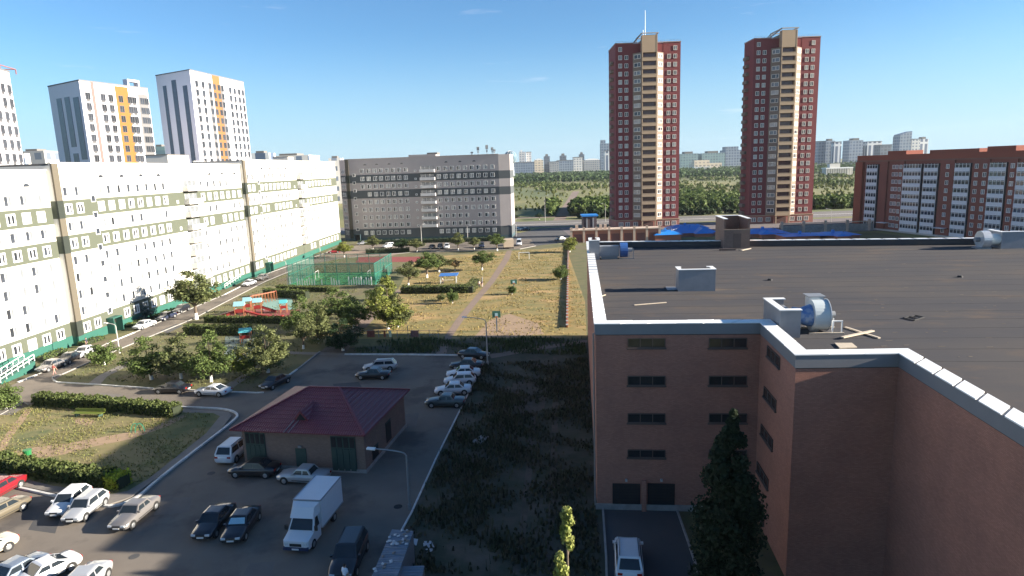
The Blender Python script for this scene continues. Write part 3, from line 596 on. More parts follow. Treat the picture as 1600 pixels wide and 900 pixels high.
CITY = [ # left px, right px, top y, base y, distance, material, crown, label
 (802, 835, 254, 273, 2500, F_blue, 'flat', 'low wide blue grey block on the skyline right of the glass sphere'),
 (811, 821, 237, 273, 2600, F_white, 'twin', 'left of the twin pale slabs rising behind the wide blue grey skyline block'),
 (822, 830, 238, 273, 2620, F_white, 'flat', 'right of the twin pale slabs rising behind the wide blue grey skyline block'),
 (835, 849, 250, 273, 2500, F_cream, 'dome', 'pale pinkish skyline block with a rounded top'),
 (850, 859, 244, 273, 2550, F_dark, 'box', 'narrow dark skyline block with a black roof box, left of the pale one'),
 (859, 873, 253, 272, 2450, F_grey, 'flat', 'plain low grey skyline block between two blue grey ones'),
 (871, 896, 251, 272, 2500, F_blue, 'flat', 'bluish wide skyline block in front of a black topped tower'),
 (875, 885, 243, 272, 2600, F_dark, 'box', 'black topped narrow tower behind the bluish wide skyline block'),
 (896, 910, 246, 271, 2500, F_white, 'flat', 'white gridded skyline block left of the domed hall'),
 (905, 913, 241, 271, 2600, F_dark, 'box', 'dark tower head peeping out behind the white gridded skyline block'),
 (912, 939, 250, 271, 2500, F_grey, 'dome', 'grey skyline hall with pale curved roof'),
 (939, 952, 224, 271, 2300, F_blue, 'step', 'tallest blue skyline tower just left of the red tower'),
 (945, 958, 236, 271, 2200, F_str, 'flat', 'white striped block touching the red tower on its left'),
 (1063, 1091, 240, 268, 2200, F_teal, 'box', 'greenish grey slab just right of the first red tower'),
 (1086, 1098, 247, 268, 2500, F_dark, 'flat', 'dark low block right of the greenish slab'),
 (1097, 1133, 239, 266, 2200, F_teal, 'box', 'wide greenish slab midway between the red towers'),
 (1085, 1128, 255, 268, 2000, F_cream, 'step', 'low cream complex in front of the wide greenish slab'),
 (1134, 1170, 234, 265, 2200, F_blue, 'step', 'wide blue grey slab just left of the second red tower'),
 (1279, 1293, 221, 257, 2000, F_blue, 'flat', 'blue grey slab just right of the second red tower'),
 (1291, 1305, 220, 257, 1990, F_blue, 'box', 'blue slab second right of the second red tower'),
 (1304, 1315, 222, 258, 1960, F_str, 'flat', 'white striped slab third right of the second red tower'),
 (1322, 1330, 224, 256, 2050, F_dark, 'flat', 'narrow dark slab left part of the pair right of the striped slab'),
 (1328, 1349, 219, 256, 2000, F_blue, 'box', 'blue slab with pale stripes before the orange brick block begins'),
 (1356, 1378, 221.5, 250, 2000, F_str, 'flat', 'striped slab rising behind the left end of the orange brick block'),
 (1376, 1394, 226.5, 250, 1900, F_dark, 'flat', 'lower dark slab behind the left end of the orange brick block'),
 (1400, 1408, 214, 248, 2100, F_grey, 'flat', 'pale left shoulder of the tall cluster above the orange brick block'),
 (1407, 1425, 210.5, 248, 2000, F_blue, 'slant', 'tallest slab of the cluster above the orange brick block, slanted roof'),
 (1425, 1438, 217.5, 248, 2000, F_white, 'flat', 'pale slab right of the slanted one above the orange brick block'),
 (1437, 1451, 217, 248, 2050, F_str, 'box', 'rightmost slab of the cluster above the orange brick block'),
 (28, 68, 236, 300, 420, F_grey, 'box', 'small grey apartment tower far away between the first two white towers'),
 (24, 37, 240, 300, 400, F_white, 'flat', 'white slab at the left of the small grey far tower'),
 (237, 257, 229, 300, 380, F_teal, 'box', 'white and turquoise building seen between the two white towers'),
 (392, 420, 239, 290, 520, F_str, 'box', 'striped roofline right of the orange striped tower'),
 (420, 482, 243, 290, 560, F_white, 'box', 'white building behind the far white block roofline'),
 (513, 532, 247, 290, 600, F_white, 'box', 'white hut like top above the corner of the two wings'),
]
for (a, b_, yt, yb, dist, m_, crown, lb) in CITY:
    pl = DP(a, yt, dist); pr = DP(b_, yt, dist); w_ = (pr-pl).length; h_ = (pl.z+pr.z)/2; d_ = min(w_, 60)
    t = thing('skyline_building', lb, 'building', (pl.x, dist, 0), 0, 'buildings on the skyline')
    q = MB(); q.box(0, w_, 0, d_, 0, h_); part('wall', q, m_, t)
    s = dist/1000
    if crown == 'box': q = MB(); q.box(w_*.25, w_*.7, 1, d_*.6, h_, h_+3*s); part('roof_house', q, M_roofgrey, t)
    elif crown == 'twin': q = MB(); q.box(w_*.2, w_*.5, 1, d_*.6, h_, h_+2.5*s); part('roof_house', q, M_cap, t)
    elif crown == 'step': q = MB(); q.box(0, w_*.55, 1, d_*.6, h_, h_+5*s); part('upper_storeys', q, m_, t)
    elif crown == 'slant': q = MB(); q.add([(0, 0, h_), (w_, 0, h_), (w_, d_, h_), (0, d_, h_), (0, 0, h_+1), (w_, 0, h_+5*s), (w_, d_, h_+5*s), (0, d_, h_+1)], [(0, 1, 5, 4), (1, 2, 6, 5), (2, 3, 7, 6), (3, 0, 4, 7), (4, 5, 6, 7)]); part('slanted_roof', q, m_, t)
    elif crown == 'dome':
        q = MB(); nn = 8; q.prism([(w_*.1+w_*.4*(1-math.cos(math.pi*i/nn)), 0) for i in range(nn+1)][:1]+[(w_*.1, 0), (w_*.9, 0), (w_*.9, d_*.5), (w_*.1, d_*.5)][1:], h_, h_+.5)
        vs = [(w_*.5-w_*.4*math.cos(math.pi*i/nn), y, h_+2.2*s*math.sin(math.pi*i/nn)) for y in (2, d_*.5) for i in range(nn+1)]
        q.add(vs, [(i, i+1, nn+2+i, nn+1+i) for i in range(nn)]+[tuple(range(nn+1)), tuple(range(2*nn+1, nn, -1))]); part('curved_roof', q, M_cap, t)
    elif crown == 'flat': q = MB(); q.box(-.3*s, w_+.3*s, -.3*s, d_, h_, h_+.8*s); part('roof_edge', q, M_roofgrey, t)
# the dark glass sphere behind the right end of the grey wing
c = DP(797.5, 246, 1500); R_ = 10*1500/FOC
bm = bmesh.new(); bmesh.ops.create_uvsphere(bm, u_segments=28, v_segments=18, radius=R_); me = bpy.data.meshes.new('glass_shell'); bm.to_mesh(me); bm.free(); me.materials.append(glass('sphere_glass', (.10, .16, .20), .15))
t = thing('sphere_pavilion', 'dark glass sphere building peeping over the right end of the grey wing', 'building', (c.x, c.y, 0)); link('glass_shell', me, t, (0, 0, c.z))
q = MB(); q.cyl((0, 0, 0), (0, 0, c.z-R_*.8), R_*.7, R_*.5, 20); part('base_building', q, F_dark, t)
q = MB()
for k in range(6):
    for j in range(24):
        a0, a1 = 2*math.pi*j/24, 2*math.pi*(j+1)/24; r = R_*1.01; th = math.pi*k/6
        def sp_(a): return (r*math.cos(a)*math.cos(th), r*math.cos(a)*math.sin(th), c.z+r*math.sin(a))
        q.bar(sp_(a0), sp_(a1), .5, .5)
part('sphere_ribs', q, M_cap, t)
# low white stepped building and pavilion in the park
for (a, b_, yt, yb, lb) in ((1085, 1110, 262, 268, 'low cream hall in the park between the red towers'), (1292, 1332, 264, 275, 'long white colonnaded hall at the park edge left of the orange brick block')):
    dist = CAMH*FOC/(yb-(262-.0339*(a-800))); pl = DP(a, yt, dist); pr = DP(b_, yt, dist); w_ = (pr-pl).length
    t = thing('park_hall', lb, 'hall', (pl.x, dist, 0)); q = MB(); q.box(0, w_, 2, w_*.4, 0, pl.z); part('wall', q, M_white, t)
    q = MB(); q.box(-1, w_+1, 0, w_*.42, pl.z, pl.z+1.5); part('roof', q, M_cap, t)
    for k in range(12): q = MB(); q.box(w_*k/11-.6, w_*k/11+.6, 0, 1.2, 0, pl.z); part('column', q, M_white, t)
    if a > 1200: q = MB(); q.box(w_*.15, w_*.55, 3, w_*.3, pl.z+1.5, pl.z+7); part('upper_storey', q, M_white, t)
# elevated dark strip and pale strip at the foot of the city
dk = MB(); dk.box(560, 1400, 1700, 1712, 0, 9); struct('embankment', dk, mat('embankment_grey', (.17, .18, .19), .9))
wl = MB(); wl.box(-60, 560, 2060, 2066, 0, 5.5); tag(link('site_wall', wl.me('site_wall', [M_cap])), 'long pale wall at the foot of the far city', 'wall')

# ------------------------------------------------------------------ park woodland (far: one mass)
def leafcloud(P, S, H, nq, size):
    """quads scattered in ellipsoids; P centres (n,3), S radii, H heights"""
    n = len(P); tot = n*nq; idx = np.repeat(np.arange(n), nq)
    d = rng.normal(size=(tot, 3)); d /= np.linalg.norm(d, axis=1)[:, None]; r = rng.random(tot)**.45
    c = P[idx]+d*r[:, None]*np.stack([S[idx], S[idx], H[idx]/2], 1)
    a = rng.normal(size=(tot, 3)); a /= np.linalg.norm(a, axis=1)[:, None]; b = np.cross(a, d+rng.normal(size=(tot, 3))*.4); b /= np.maximum(np.linalg.norm(b, axis=1), 1e-6)[:, None]
    s = (size[idx] if hasattr(size, '__len__') else size)*(.6+.8*rng.random(tot))
    a *= s[:, None]/2; b *= s[:, None]/2
    V = np.stack([c-a-b, c+a-b, c+a+b, c-a+b], 1).reshape(-1, 3)
    return V
def quadmesh(name, V, mats, mi=None):
    n = len(V)//4; me = bpy.data.meshes.new(name); me.vertices.add(len(V)); me.vertices.foreach_set('co', V.astype(np.float32).ravel())
    me.loops.add(n*4); me.loops.foreach_set('vertex_index', np.arange(n*4, dtype=np.int32)); me.polygons.add(n)
    me.polygons.foreach_set('loop_start', np.arange(0, n*4, 4, dtype=np.int32)); me.polygons.foreach_set('loop_total', np.full(n, 4, dtype=np.int32))
    for m in mats: me.materials.append(m)
    if mi is not None: me.polygons.foreach_set('material_index', mi.astype(np.int32))
    me.update(calc_edges=True); return me
def wood(name, N_, x0, x1, y0, y1, hmin, hmax, nq, m_, mask=None, flare=True, clump=0):
    y = y0+(y1-y0)*rng.random(N_)**(.85); f = (y/ y1)
    x = (x0+(x1-x0)*rng.random(N_))*(y if flare else 1)
    if clump:
        nv = np.sin(x/31.+1.3*np.sin(y/47.))*np.sin(y/(23+y*.05)+x/60.)
        k = nv > clump; x, y = x[k], y[k]
    if mask is not None:
        k = mask(x, y); x, y = x[k], y[k]
    h = hmin+(hmax-hmin)*rng.random(len(x))**1.5
    P = np.stack([x, y, h*.52], 1); big = nq >= 50; V = leafcloud(P, h*.34, h*.95, int(nq*1.7) if big else nq, h*(.19 if big else .30))
    o = link(name, quadmesh(name, V, [m_])); return tag(o, kind='stuff')
lx, rx = -.03, .60
tk = lambda x, y: np.abs(x-(25+(y-331)*.127)) > 5
wood('distant_woodland', 5200, lx, rx, 1050, 2050, 7, 12, 16, leafmat('wood_far', (0.049, 0.085, 0.031), (0.065, 0.101, 0.036), .25))
wood('park_woodland', 3000, lx, rx, 560, 1050, 3, 6, 18, leafmat('wood_mid', (0.081, 0.114, 0.033), (0.111, 0.137, 0.042), .3), clump=.22)
wood('young_trees', 1100, lx, rx, 360, 1000, 1.8, 3.6, 22, leafmat('wood_young', (0.124, 0.143, 0.039), (0.156, 0.163, 0.052), .3), mask=tk)
wood('park_thicket', 900, .06, .20, 352, 430, 4.5, 7.5, 60, M_leafA, mask=tk)
wood('park_thicket', 1100, .26, .45, 352, 520, 4, 7, 50, M_leafA, clump=-.2)
wood('park_thicket', 500, .44, .60, 342, 380, 4, 6.5, 60, M_leafA)
wood('roadside_bushes', 160, 0, .45, 333, 341, 2.5, 4.5, 90, M_leafD, mask=lambda x, y: x > 36)
# ------------------------------------------------------------------ trees one can tell apart
def tree_meshes(kind, seed):
    r = np.random.default_rng(seed); random.seed(seed)
    trunk = MB(); H_ = 6.0
    tips = []
    if kind == 'spruce':
        trunk.cyl((0, 0, 0), (0, 0, 5.6), .12, .02, 7)
        P = []; S = []; Hh = []
        for i in range(70):
            z = .5+5.3*(i/70); rad = 1.55*(1-z/6.1); a = r.random()*6.28
            P.append((math.cos(a)*rad*.6, math.sin(a)*rad*.6, z)); S.append(.45*rad+.12); Hh.append(.5)
        V = leafcloud_r(np.array(P), np.array(S), np.array(Hh), 60, .16, r)
        return trunk.me('trunk', [M_bark]), V
    lean = (r.random(2)-.5)*.5
    top = Vector((lean[0], lean[1], 2.1)); trunk.cyl((0, 0, 0), (lean[0]*.3, lean[1]*.3, .8), .17, .13, 8, 1); trunk.cyl((lean[0]*.3, lean[1]*.3, .8), top, .13, .10, 8)
    P = []; S = []; Hh = []
    nb = {'round': 9, 'open': 8, 'tall': 8, 'bush': 9, 'full': 10}[kind]
    for i in range(nb):
        a = 6.283*i/nb+r.random()*.6; L_ = 1.2+r.random()*.7; el = .5+r.random()*.75
        if kind == 'full': b0 = Vector((0, 0, .5+.25*i/2)); el = .1+r.random()*.7; L_ = 1.1+r.random()*.7
        elif kind == 'bush': b0 = Vector((0, 0, .2)); L_ = .9+r.random()*.6; el = .3+r.random()
        else: b0 = top*(0.75+.25*r.random())
        e = b0+Vector((math.cos(a)*math.cos(el)*L_, math.sin(a)*math.cos(el)*L_, math.sin(el)*L_))
        trunk.cyl(b0, e, .065, .03, 5)
        for j in range(3):
            f = e+Vector(((r.random()-.5)*1.6, (r.random()-.5)*1.6, r.random()*1.5)); trunk.cyl(e, f, .03, .012, 4)
            P.append(tuple(f)); S.append(.42+.3*r.random()); Hh.append(.8+.5*r.random())
        P.append(tuple(e)); S.append(.5+.3*r.random()); Hh.append(.8+.4*r.random())
    if kind != 'bush':
        lead = Vector((top.x, top.y, 4.6 if kind != 'tall' else 5.3))
        if kind == 'full':
            for k in range(10): P.append(((r.random()-.5)*2.4, (r.random()-.5)*2.4, 1.0+2.2*r.random())); S.append(.6); Hh.append(1.1); trunk.cyl(top, lead, .09, .025, 6)
        for k in range(11):
            z = 2.7+3.0*k/10; rr = {'round': 1.15, 'open': 1.0, 'tall': .8, 'full': 1.15}[kind]*(1.15-abs(z-3.9)/2.6); a = r.random()*6.28
            P.append((top.x+math.cos(a)*rr*.7, top.y+math.sin(a)*rr*.7, z)); S.append(.55); Hh.append(1.0)
    nq = {'round': 70, 'open': 48, 'tall': 66, 'bush': 62, 'full': 60}[kind]
    V = leafcloud_r(np.array(P), np.array(S), np.array(Hh), int(nq*1.7), .128, r)
    return trunk.me('trunk', [M_bark, M_lime]), V
def leafcloud_r(P, S, Hh, nq, size, r):
    global rng
    old = rng; rng = r; V = leafcloud(P, S, Hh, nq, size); rng = old; return V
TM = {}
for kind in ('round', 'open', 'tall', 'bush', 'spruce', 'full'):
    TM[kind] = []
    for s_ in range(3 if kind in ('round', 'open') else 2): TM[kind].append(tree_meshes(kind, 11+s_*7+len(kind)))
_tm = {}
def tree(label, px, py, ytop, wpx, kind, lm, name='tree', var=0, group='trees in the courtyard', z=0, pos=None, hh=None, ww=None, cat='tree'):
    g = pos or G(px, py); dist = g.y
    if hh is None:
        p = Vector((g.x, g.y, 0)); lo_, hi_ = 0, 60
        for _ in range(30):
            m_ = (lo_+hi_)/2; q_ = Vector((g.x, g.y, m_-CAMH)); yy = 450-FOC*q_.dot(UC)/q_.dot(WC)
            if yy > ytop: lo_ = m_
            else: hi_ = m_
        hh = lo_
    if ww is None: ww = wpx*dist*1.02/FOC
    base = TM[kind][var % len(TM[kind])]; key = (kind, var % len(TM[kind]), lm.name)
    if key not in _tm: _tm[key] = quadmesh('crown', base[1], [lm])
    zmax = float(base[1][:, 2].max()); wmax = float(np.percentile(base[1][:, 0], 99)-np.percentile(base[1][:, 0], 1))
    t = thing(name, label, cat, (g.x, g.y, z), 0, group, (ww/wmax, ww/wmax, hh/zmax))
    link('trunk', base[0], t, rz=var*1.7); link('crown', _tm[key], t, rz=var*1.7)
    return t
A_, B_, C_, D_, S_ = M_leafA, M_leafB, M_leafC, M_leafD, M_leafS
TREES = [
 ('tall roadside tree with two limewashed trunks right of the blue spruce', 307, 499, 420, 66, 'round', B_),
 ('blue grey spruce close to the white block behind the parked white saloon', 218, 499, 452, 34, 'spruce', S_),
 ('round bush beside the lamp post by the white hatchback on the inner road', 163, 570, 536, 42, 'bush', A_),
 ('leftmost of the three big trees in front of the small square', 237, 593, 524, 66, 'full', A_),
 ('middle one of the three big trees in front of the small square', 283, 592, 520, 68, 'full', B_),
 ('rightmost of the three big trees in front of the small square', 330, 597, 514, 60, 'full', A_),
 ('large olive tree with limewashed trunk right of the teal play hut', 419, 582, 504, 74, 'full', B_),
 ('yellowing bush at the foot of the large olive tree', 384, 586, 548, 40, 'bush', C_),
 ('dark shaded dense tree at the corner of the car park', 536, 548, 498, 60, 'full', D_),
 ('slender green tree right of the red play area', 470, 522, 460, 46, 'full', A_),
 ('feathery olive tree in front of the curved lamp', 497, 536, 468, 54, 'full', B_),
 ('broad tree below the green sports cage', 532, 503, 446, 66, 'full', A_),
 ('loose olive tree between the sports cage and the shaded tree', 553, 513, 462, 52, 'full', A_),
 ('thin sparse tree by the dark car behind the red roofed building', 474, 545, 498, 42, 'open', B_),
 ('bright yellow green tree in front of the right end of the sports cage', 606, 514, 428, 62, 'full', C_),
 ('rounded olive tree beside the yellow green one, nearer the low fence', 622, 512, 456, 46, 'full', B_),
 ('small tree hugging the right end of the sports cage', 638, 447, 408, 36, 'open', B_),
 ('green tree with pale trunk at the end of the red track', 667, 434, 393, 42, 'round', A_),
 ('dark green companion tree behind the red track tree', 686, 425, 397, 36, 'round', B_),
 ('small bare brownish tree in the dry grass', 711, 423, 402, 22, 'open', leafmat('leaves_brown', (.16, .11, .05), (.2, .14, .06))),
 ('wide tree with limewashed trunk beside the pink footpath', 753, 422, 391, 34, 'round', A_),
 ('young green tree on the dry slope below the hedge', 707, 474, 451, 16, 'bush', A_),
 ('lone sapling by the green basketball board', 800, 460, 445, 14, 'bush', A_),
 ('tree by the red car at the corner of the two wings', 538, 402, 377, 26, 'round', C_),
 ('tree in front of the left bays of the grey wing', 583, 391, 367, 22, 'round', B_),
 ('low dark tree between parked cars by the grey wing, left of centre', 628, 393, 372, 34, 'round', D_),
 ('tree just below the white balconies of the grey wing', 652, 394, 372, 24, 'round', B_),
 ('taller tree left of the second lamp at the grey wing', 716, 392, 362, 24, 'round', B_),
 ('smaller tree right of the second lamp at the grey wing', 741, 390, 370, 20, 'open', B_),
 ('tree beside the beige trailer at the grey wing', 777, 392, 364, 26, 'round', A_),
 ('bright green tree at the left end of the brick garage row', 890, 394, 368, 22, 'bush', C_),
 ('leafy bush against the orange wall, left of the flat roof', 876, 437, 414, 24, 'bush', A_),
 ('bush at the left picture edge below the railed ramp', 10, 640, 600, 46, 'bush', A_),
 ('roadside tree far right of the side street, first of the park edge', 806, 343, 335, 10, 'round', D_),
 ('roadside tree opposite the side street mouth', 843, 343, 333, 13, 'round', D_),
 ('small olive tree by the inner hedge left of the footpath', 690, 470, 458, 14, 'bush', B_),
 ('slim tree in front of the hedge below the sports cage', 590, 470, 447, 28, 'tall', A_),
]
for i, (lb, px, py, yt, wp, kd, lm) in enumerate(TREES):
    nm = {'bush': 'bush', 'spruce': 'spruce_tree'}.get(kd, 'tree')
    tree(lb, px, py, yt, wp, kd, lm, nm, i, 'bushes around the yard' if kd == 'bush' else ('trees in the courtyard' if kd != 'spruce' else None), cat='bush' if kd == 'bush' else 'tree')
# tall dark poplar at the garage drive and two tree tops that reach the sun
def tall_tree(label, x, y, h_, w_, lm, seed, zfrac=0.0, nq=70, nc=60, qs=.16, name='poplar_tree', topheavy=False):
    r = np.random.default_rng(seed); t = thing(name, label, 'tree', (x, y, 0)); tr = MB(); tr.cyl((0, 0, 0), (0, 0, h_*.95), .13, .03, 8)
    P, S, Hh = [], [], []
    for i in range(nc):
        f = zfrac+(1-zfrac)*i/nc; z = h_*(.06+.92*f); 
        rad = w_/2*(min(1, (1-f)*1.9+.12) if not topheavy else math.sin(math.pi*min(1, .25+.75*f)**1.2)*.9+.1)
        a = r.random()*6.283; k = r.random()**.5*.75
        P.append((math.cos(a)*rad*k, math.sin(a)*rad*k, z)); S.append(max(.16, rad*.42)); Hh.append(max(.5, rad*.9))
        if i % 2 == 0: tr.cyl((0, 0, max(.3, z-.5)), P[-1], .035, .012, 4)
    part('trunk', tr, [M_bark], t); link('crown', quadmesh('crown', leafcloud_r(np.array(P), np.array(S), np.array(Hh), nq, qs, r), [lm]), t); return t
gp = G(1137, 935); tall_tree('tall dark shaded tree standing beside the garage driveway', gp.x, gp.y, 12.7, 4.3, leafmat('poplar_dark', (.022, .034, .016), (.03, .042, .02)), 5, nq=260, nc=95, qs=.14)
for (px, py, dd, wpx, sd, lb) in ((885, 783, 24.0, 36, 3, 'slim young tree whose sunlit leafy top is the upper of two bright tufts'), (876, 855, 21.0, 33, 4, 'slim young tree whose sunlit top is the lower bright tuft by the bottom edge')):
    g = DP(px, py, dd); h_ = g.z; t = tall_tree(lb, g.x, g.y, h_, wpx*dd/FOC*2.3, leafmat('leaves_sunny', (.20, .24, .05), (.32, .32, .12), .4), sd, zfrac=.87 if sd == 3 else .90, nq=80, nc=16, qs=.085, name='young_tree', topheavy=True)

# ------------------------------------------------------------------ hedges
def hedge(label, pts, w_, h_, m_=M_hedge, z0=0.0, dens=110, group='clipped hedges', endm=None):
    P = [G(*p) if len(p) == 2 else Vector(p) for p in pts]; o = P[0].copy(); o.z = z0; t = thing('hedge', label, 'hedge', o, 0, group)
    Vs = []; core = MB(); mi = []
    for i in range(len(P)-1):
        a = P[i]-P[0]; b_ = P[i+1]-P[0]; d = b_-a; L_ = d.length; u = d.normalized(); nr = Vector((-u.y, u.x, 0))
        core.bar(a+Vector((0, 0, h_*.45)), b_+Vector((0, 0, h_*.45)), w_*.8, h_*.85)
        n_ = int(L_*dens); s = rng.random(n_)*L_; side = rng.random(n_); q_ = rng.random(n_)
        off = np.where(side < .42, (q_-.5)*w_, np.where(side < .71, -w_/2, w_/2)); zz = np.where(side < .42, h_, q_*h_)
        bulge = .10*np.sin(s*2.3)+.07*np.sin(s*5.1+1)
        off = off+rng.normal(size=n_)*.07+np.sign(off)*bulge*.7; zz = zz+rng.normal(size=n_)*.06+np.where(side < .42, bulge, 0)
        c_ = np.stack([a.x+u.x*s+nr.x*off, a.y+u.y*s+nr.y*off, zz], 1)
        Vs.append(leafcloud(c_, np.full(n_, .05), np.full(n_, .1), 1, .16)); mi.append((s+ (P[i]-P[0]).length*0 > L_-1.5).astype(int) if (endm and i == len(P)-2) else np.zeros(n_, int))
    part('woody_core', core, mat('hedge_core', (.02, .028, .012), .95), t)
    V = np.concatenate(Vs); me = quadmesh('foliage', V, [m_]+([endm] if endm else []), np.concatenate(mi)); link('foliage', me, t); return t
hedge('long clipped hedge along the upper edge of the worn lawn', [(60, 632), (150, 639), (278, 651)], 1.5, 1.25, z0=.12, dens=330)
hedge('long clipped hedge on the lower edge of the worn lawn, ending in painted yellow sunlight', [(-70, 722), (0, 733), (90, 748), (196, 763)], 1.5, 1.2, z0=.12, dens=420, endm=M_hedgesun)
hedge('thin hedge directly below the red play area', [(322, 503), (457, 505)], 1.4, 1.1, dens=170)
hedge('hedge between the red play area and the small square', [(291, 522), (392, 523)], 1.6, 1.6, dens=190)
hedge('hedge at the foot of the sports cage', [(434, 453), (520, 456)], 1.4, 1.1, dens=120)
hedge('hedge one row nearer than the one at the foot of the sports cage', [(415, 463), (481, 467)], 1.6, 1.8, dens=140)
hedge('dark hedge crossing the dry field behind the yellow green tree', [(628, 458), (733, 457)], 2.2, 1.6, dens=140)
hedge('short hedge turning along the pink footpath', [(733, 458), (744, 444)], 2.0, 1.5, M_leafB, dens=120)
hedge('dark shrub row along the foot of the grey wing', [(560, 382.5), (640, 380), (790, 376)], 1.6, 1.5, M_leafD, dens=60)
hedge('low hedge between parked cars and lawn before the grey wing', [(572, 397), (640, 394)], 1.8, 1.6, M_leafD, dens=60)
for i, (a, b_) in enumerate((((62, 565), (100, 549)), ((128, 541), (160, 529)), ((240, 498), (290, 481)), ((200, 512), (222, 503)))):
    hedge(['strip of low shrubs under the joint of the first two white blocks', 'strip of low shrubs right of that joint', 'strip of low shrubs behind the dark saloon', 'short shrub strip beside the blue spruce'][i], [a, b_], 1.4, .6, M_leafA, dens=60)

# grass tufts and weeds: nobody could count them
def tufts(name, poly, n_, h_, m_, z=.02, wq=.12):
    P = [G(*p) if len(p) == 2 else Vector(p) for p in poly]; xs = [p.x for p in P]; ys = [p.y for p in P]
    X = min(xs)+(max(xs)-min(xs))*rng.random(n_); Y = min(ys)+(max(ys)-min(ys))*rng.random(n_); ins = np.zeros(n_, bool)
    for i in range(len(P)):
        a, b_ = P[i], P[(i+1) % len(P)]
        with np.errstate(divide='ignore', invalid='ignore'):
            k = ((a.y > Y) != (b_.y > Y)) & (X < (b_.x-a.x)*(Y-a.y)/(b_.y-a.y+1e-9)+a.x)
        ins ^= k
    nv = np.sin(X*.6+2*np.sin(Y*.31))*np.sin(Y*.5+X*.2)+rng.normal(size=n_)*.5; ins &= nv > 0
    if name == 'dry_grass':
        A9 = [G(686, 542), G(718, 500), G(742, 470), G(768, 440), G(790, 405), G(796, 391)]
        for a9, b9 in zip(A9[:-1], A9[1:]):
            t9 = np.clip(((X-a9.x)*(b9.x-a9.x)+(Y-a9.y)*(b9.y-a9.y))/((b9-a9).length**2), 0, 1)
            ins &= np.hypot(X-(a9.x+t9*(b9.x-a9.x)), Y-(a9.y+t9*(b9.y-a9.y))) > 1.5
    X, Y = X[ins], Y[ins]; n_ = len(X); hh = h_*(.4+rng.random(n_)); a = rng.random(n_)*3.14
    dx, dy = np.cos(a)*wq, np.sin(a)*wq; lx_ = (rng.random(n_)-.5)*.5*hh; ly = (rng.random(n_)-.5)*.5*hh
    V = np.stack([np.stack([X-dx, Y-dy, np.full(n_, z)], 1), np.stack([X+dx, Y+dy, np.full(n_, z)], 1), np.stack([X+dx*.4+lx_, Y+dy*.4+ly, z+hh], 1), np.stack([X-dx*.4+lx_, Y-dy*.4+ly, z+hh], 1)], 1).reshape(-1, 3)
    tag(link(name, quadmesh(name, V, [m_])), kind='stuff')
tufts('dry_grass', [(600, 527), (660, 430), (700, 405), (792, 393), (880, 388), (912, 470), (917, 526)], 20000, .17, leafmat('straw', (.27, .20, .075), (.15, .145, .05), .4), .01)
tufts('tall_weeds', [(750, 570), (700, 690), (650, 800), (640, 896), (800, 900), (805, 790), (822, 600)], 2600, .75, leafmat('tall_weed_blades', (.05, .06, .028), (.08, .075, .045), .5), .012, .05)
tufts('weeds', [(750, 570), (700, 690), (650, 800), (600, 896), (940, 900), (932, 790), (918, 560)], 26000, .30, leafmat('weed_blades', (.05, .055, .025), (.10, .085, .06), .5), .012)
tufts('lawn_grass', [(330, 648), (322, 679), (234, 749), (176, 774), (82, 761), (0, 740), (0, 652), (57, 634)], 16000, .12, leafmat('lawn_blades', (.13, .145, .04), (.2, .17, .07), .4), .145, .06)
tufts('courtyard_grass', [(90, 590), (300, 503), (450, 428), (530, 404), (560, 440), (560, 500), (480, 540), (440, 590), (400, 612)], 22000, .16, leafmat('court_blades', (.10, .115, .035), (.16, .14, .06), .4), .01, .09)
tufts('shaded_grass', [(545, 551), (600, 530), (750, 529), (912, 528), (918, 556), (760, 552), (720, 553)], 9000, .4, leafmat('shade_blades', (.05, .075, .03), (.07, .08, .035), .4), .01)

# ------------------------------------------------------------------ parking garage with the flat roof
GO = Vector((6.2, 48.0, 0)); GAN = math.atan2(-.108, .994); gw = Vector((math.cos(GAN), math.sin(GAN), 0)); gd = Vector((-math.sin(GAN), math.cos(GAN), 0))
def toL(px, py, z): p = G(px, py, z)-GO; return p.dot(gw), p.dot(gd)
RZ = 14.3; PT = 15.18
poly = [(0, 0), (12.1, 0), (12.0, -8.35), (18.1, -8.1), (18.0, -40), (80, -40), (80, 45.5), (54, 48.9), (-.1, 54.4)]
garage = thing('parking_garage', 'brick parking garage with a huge dark flat roof edged in white metal', 'garage building', GO, GAN)
q = MB(); q.prism(poly, 0, RZ-.02); part('brick_wall', q, M_brick, garage)
q = MB(); q.prism([(x*.9995+.02, y) for x, y in poly], RZ-.02, RZ); part('flat_roof', q, M_felt, garage)
npoly = len(poly)
def inset(i, d_):
    p0 = Vector(poly[i-1]); p1 = Vector(poly[i]); p2 = Vector(poly[(i+1) % npoly])
    e1 = (p1-p0).normalized(); e2 = (p2-p1).normalized(); n1 = Vector((-e1.y, e1.x)); n2 = Vector((-e2.y, e2.x))
    m_ = (n1+n2).normalized(); return p1+m_*d_/max(.3, m_.dot(n1))
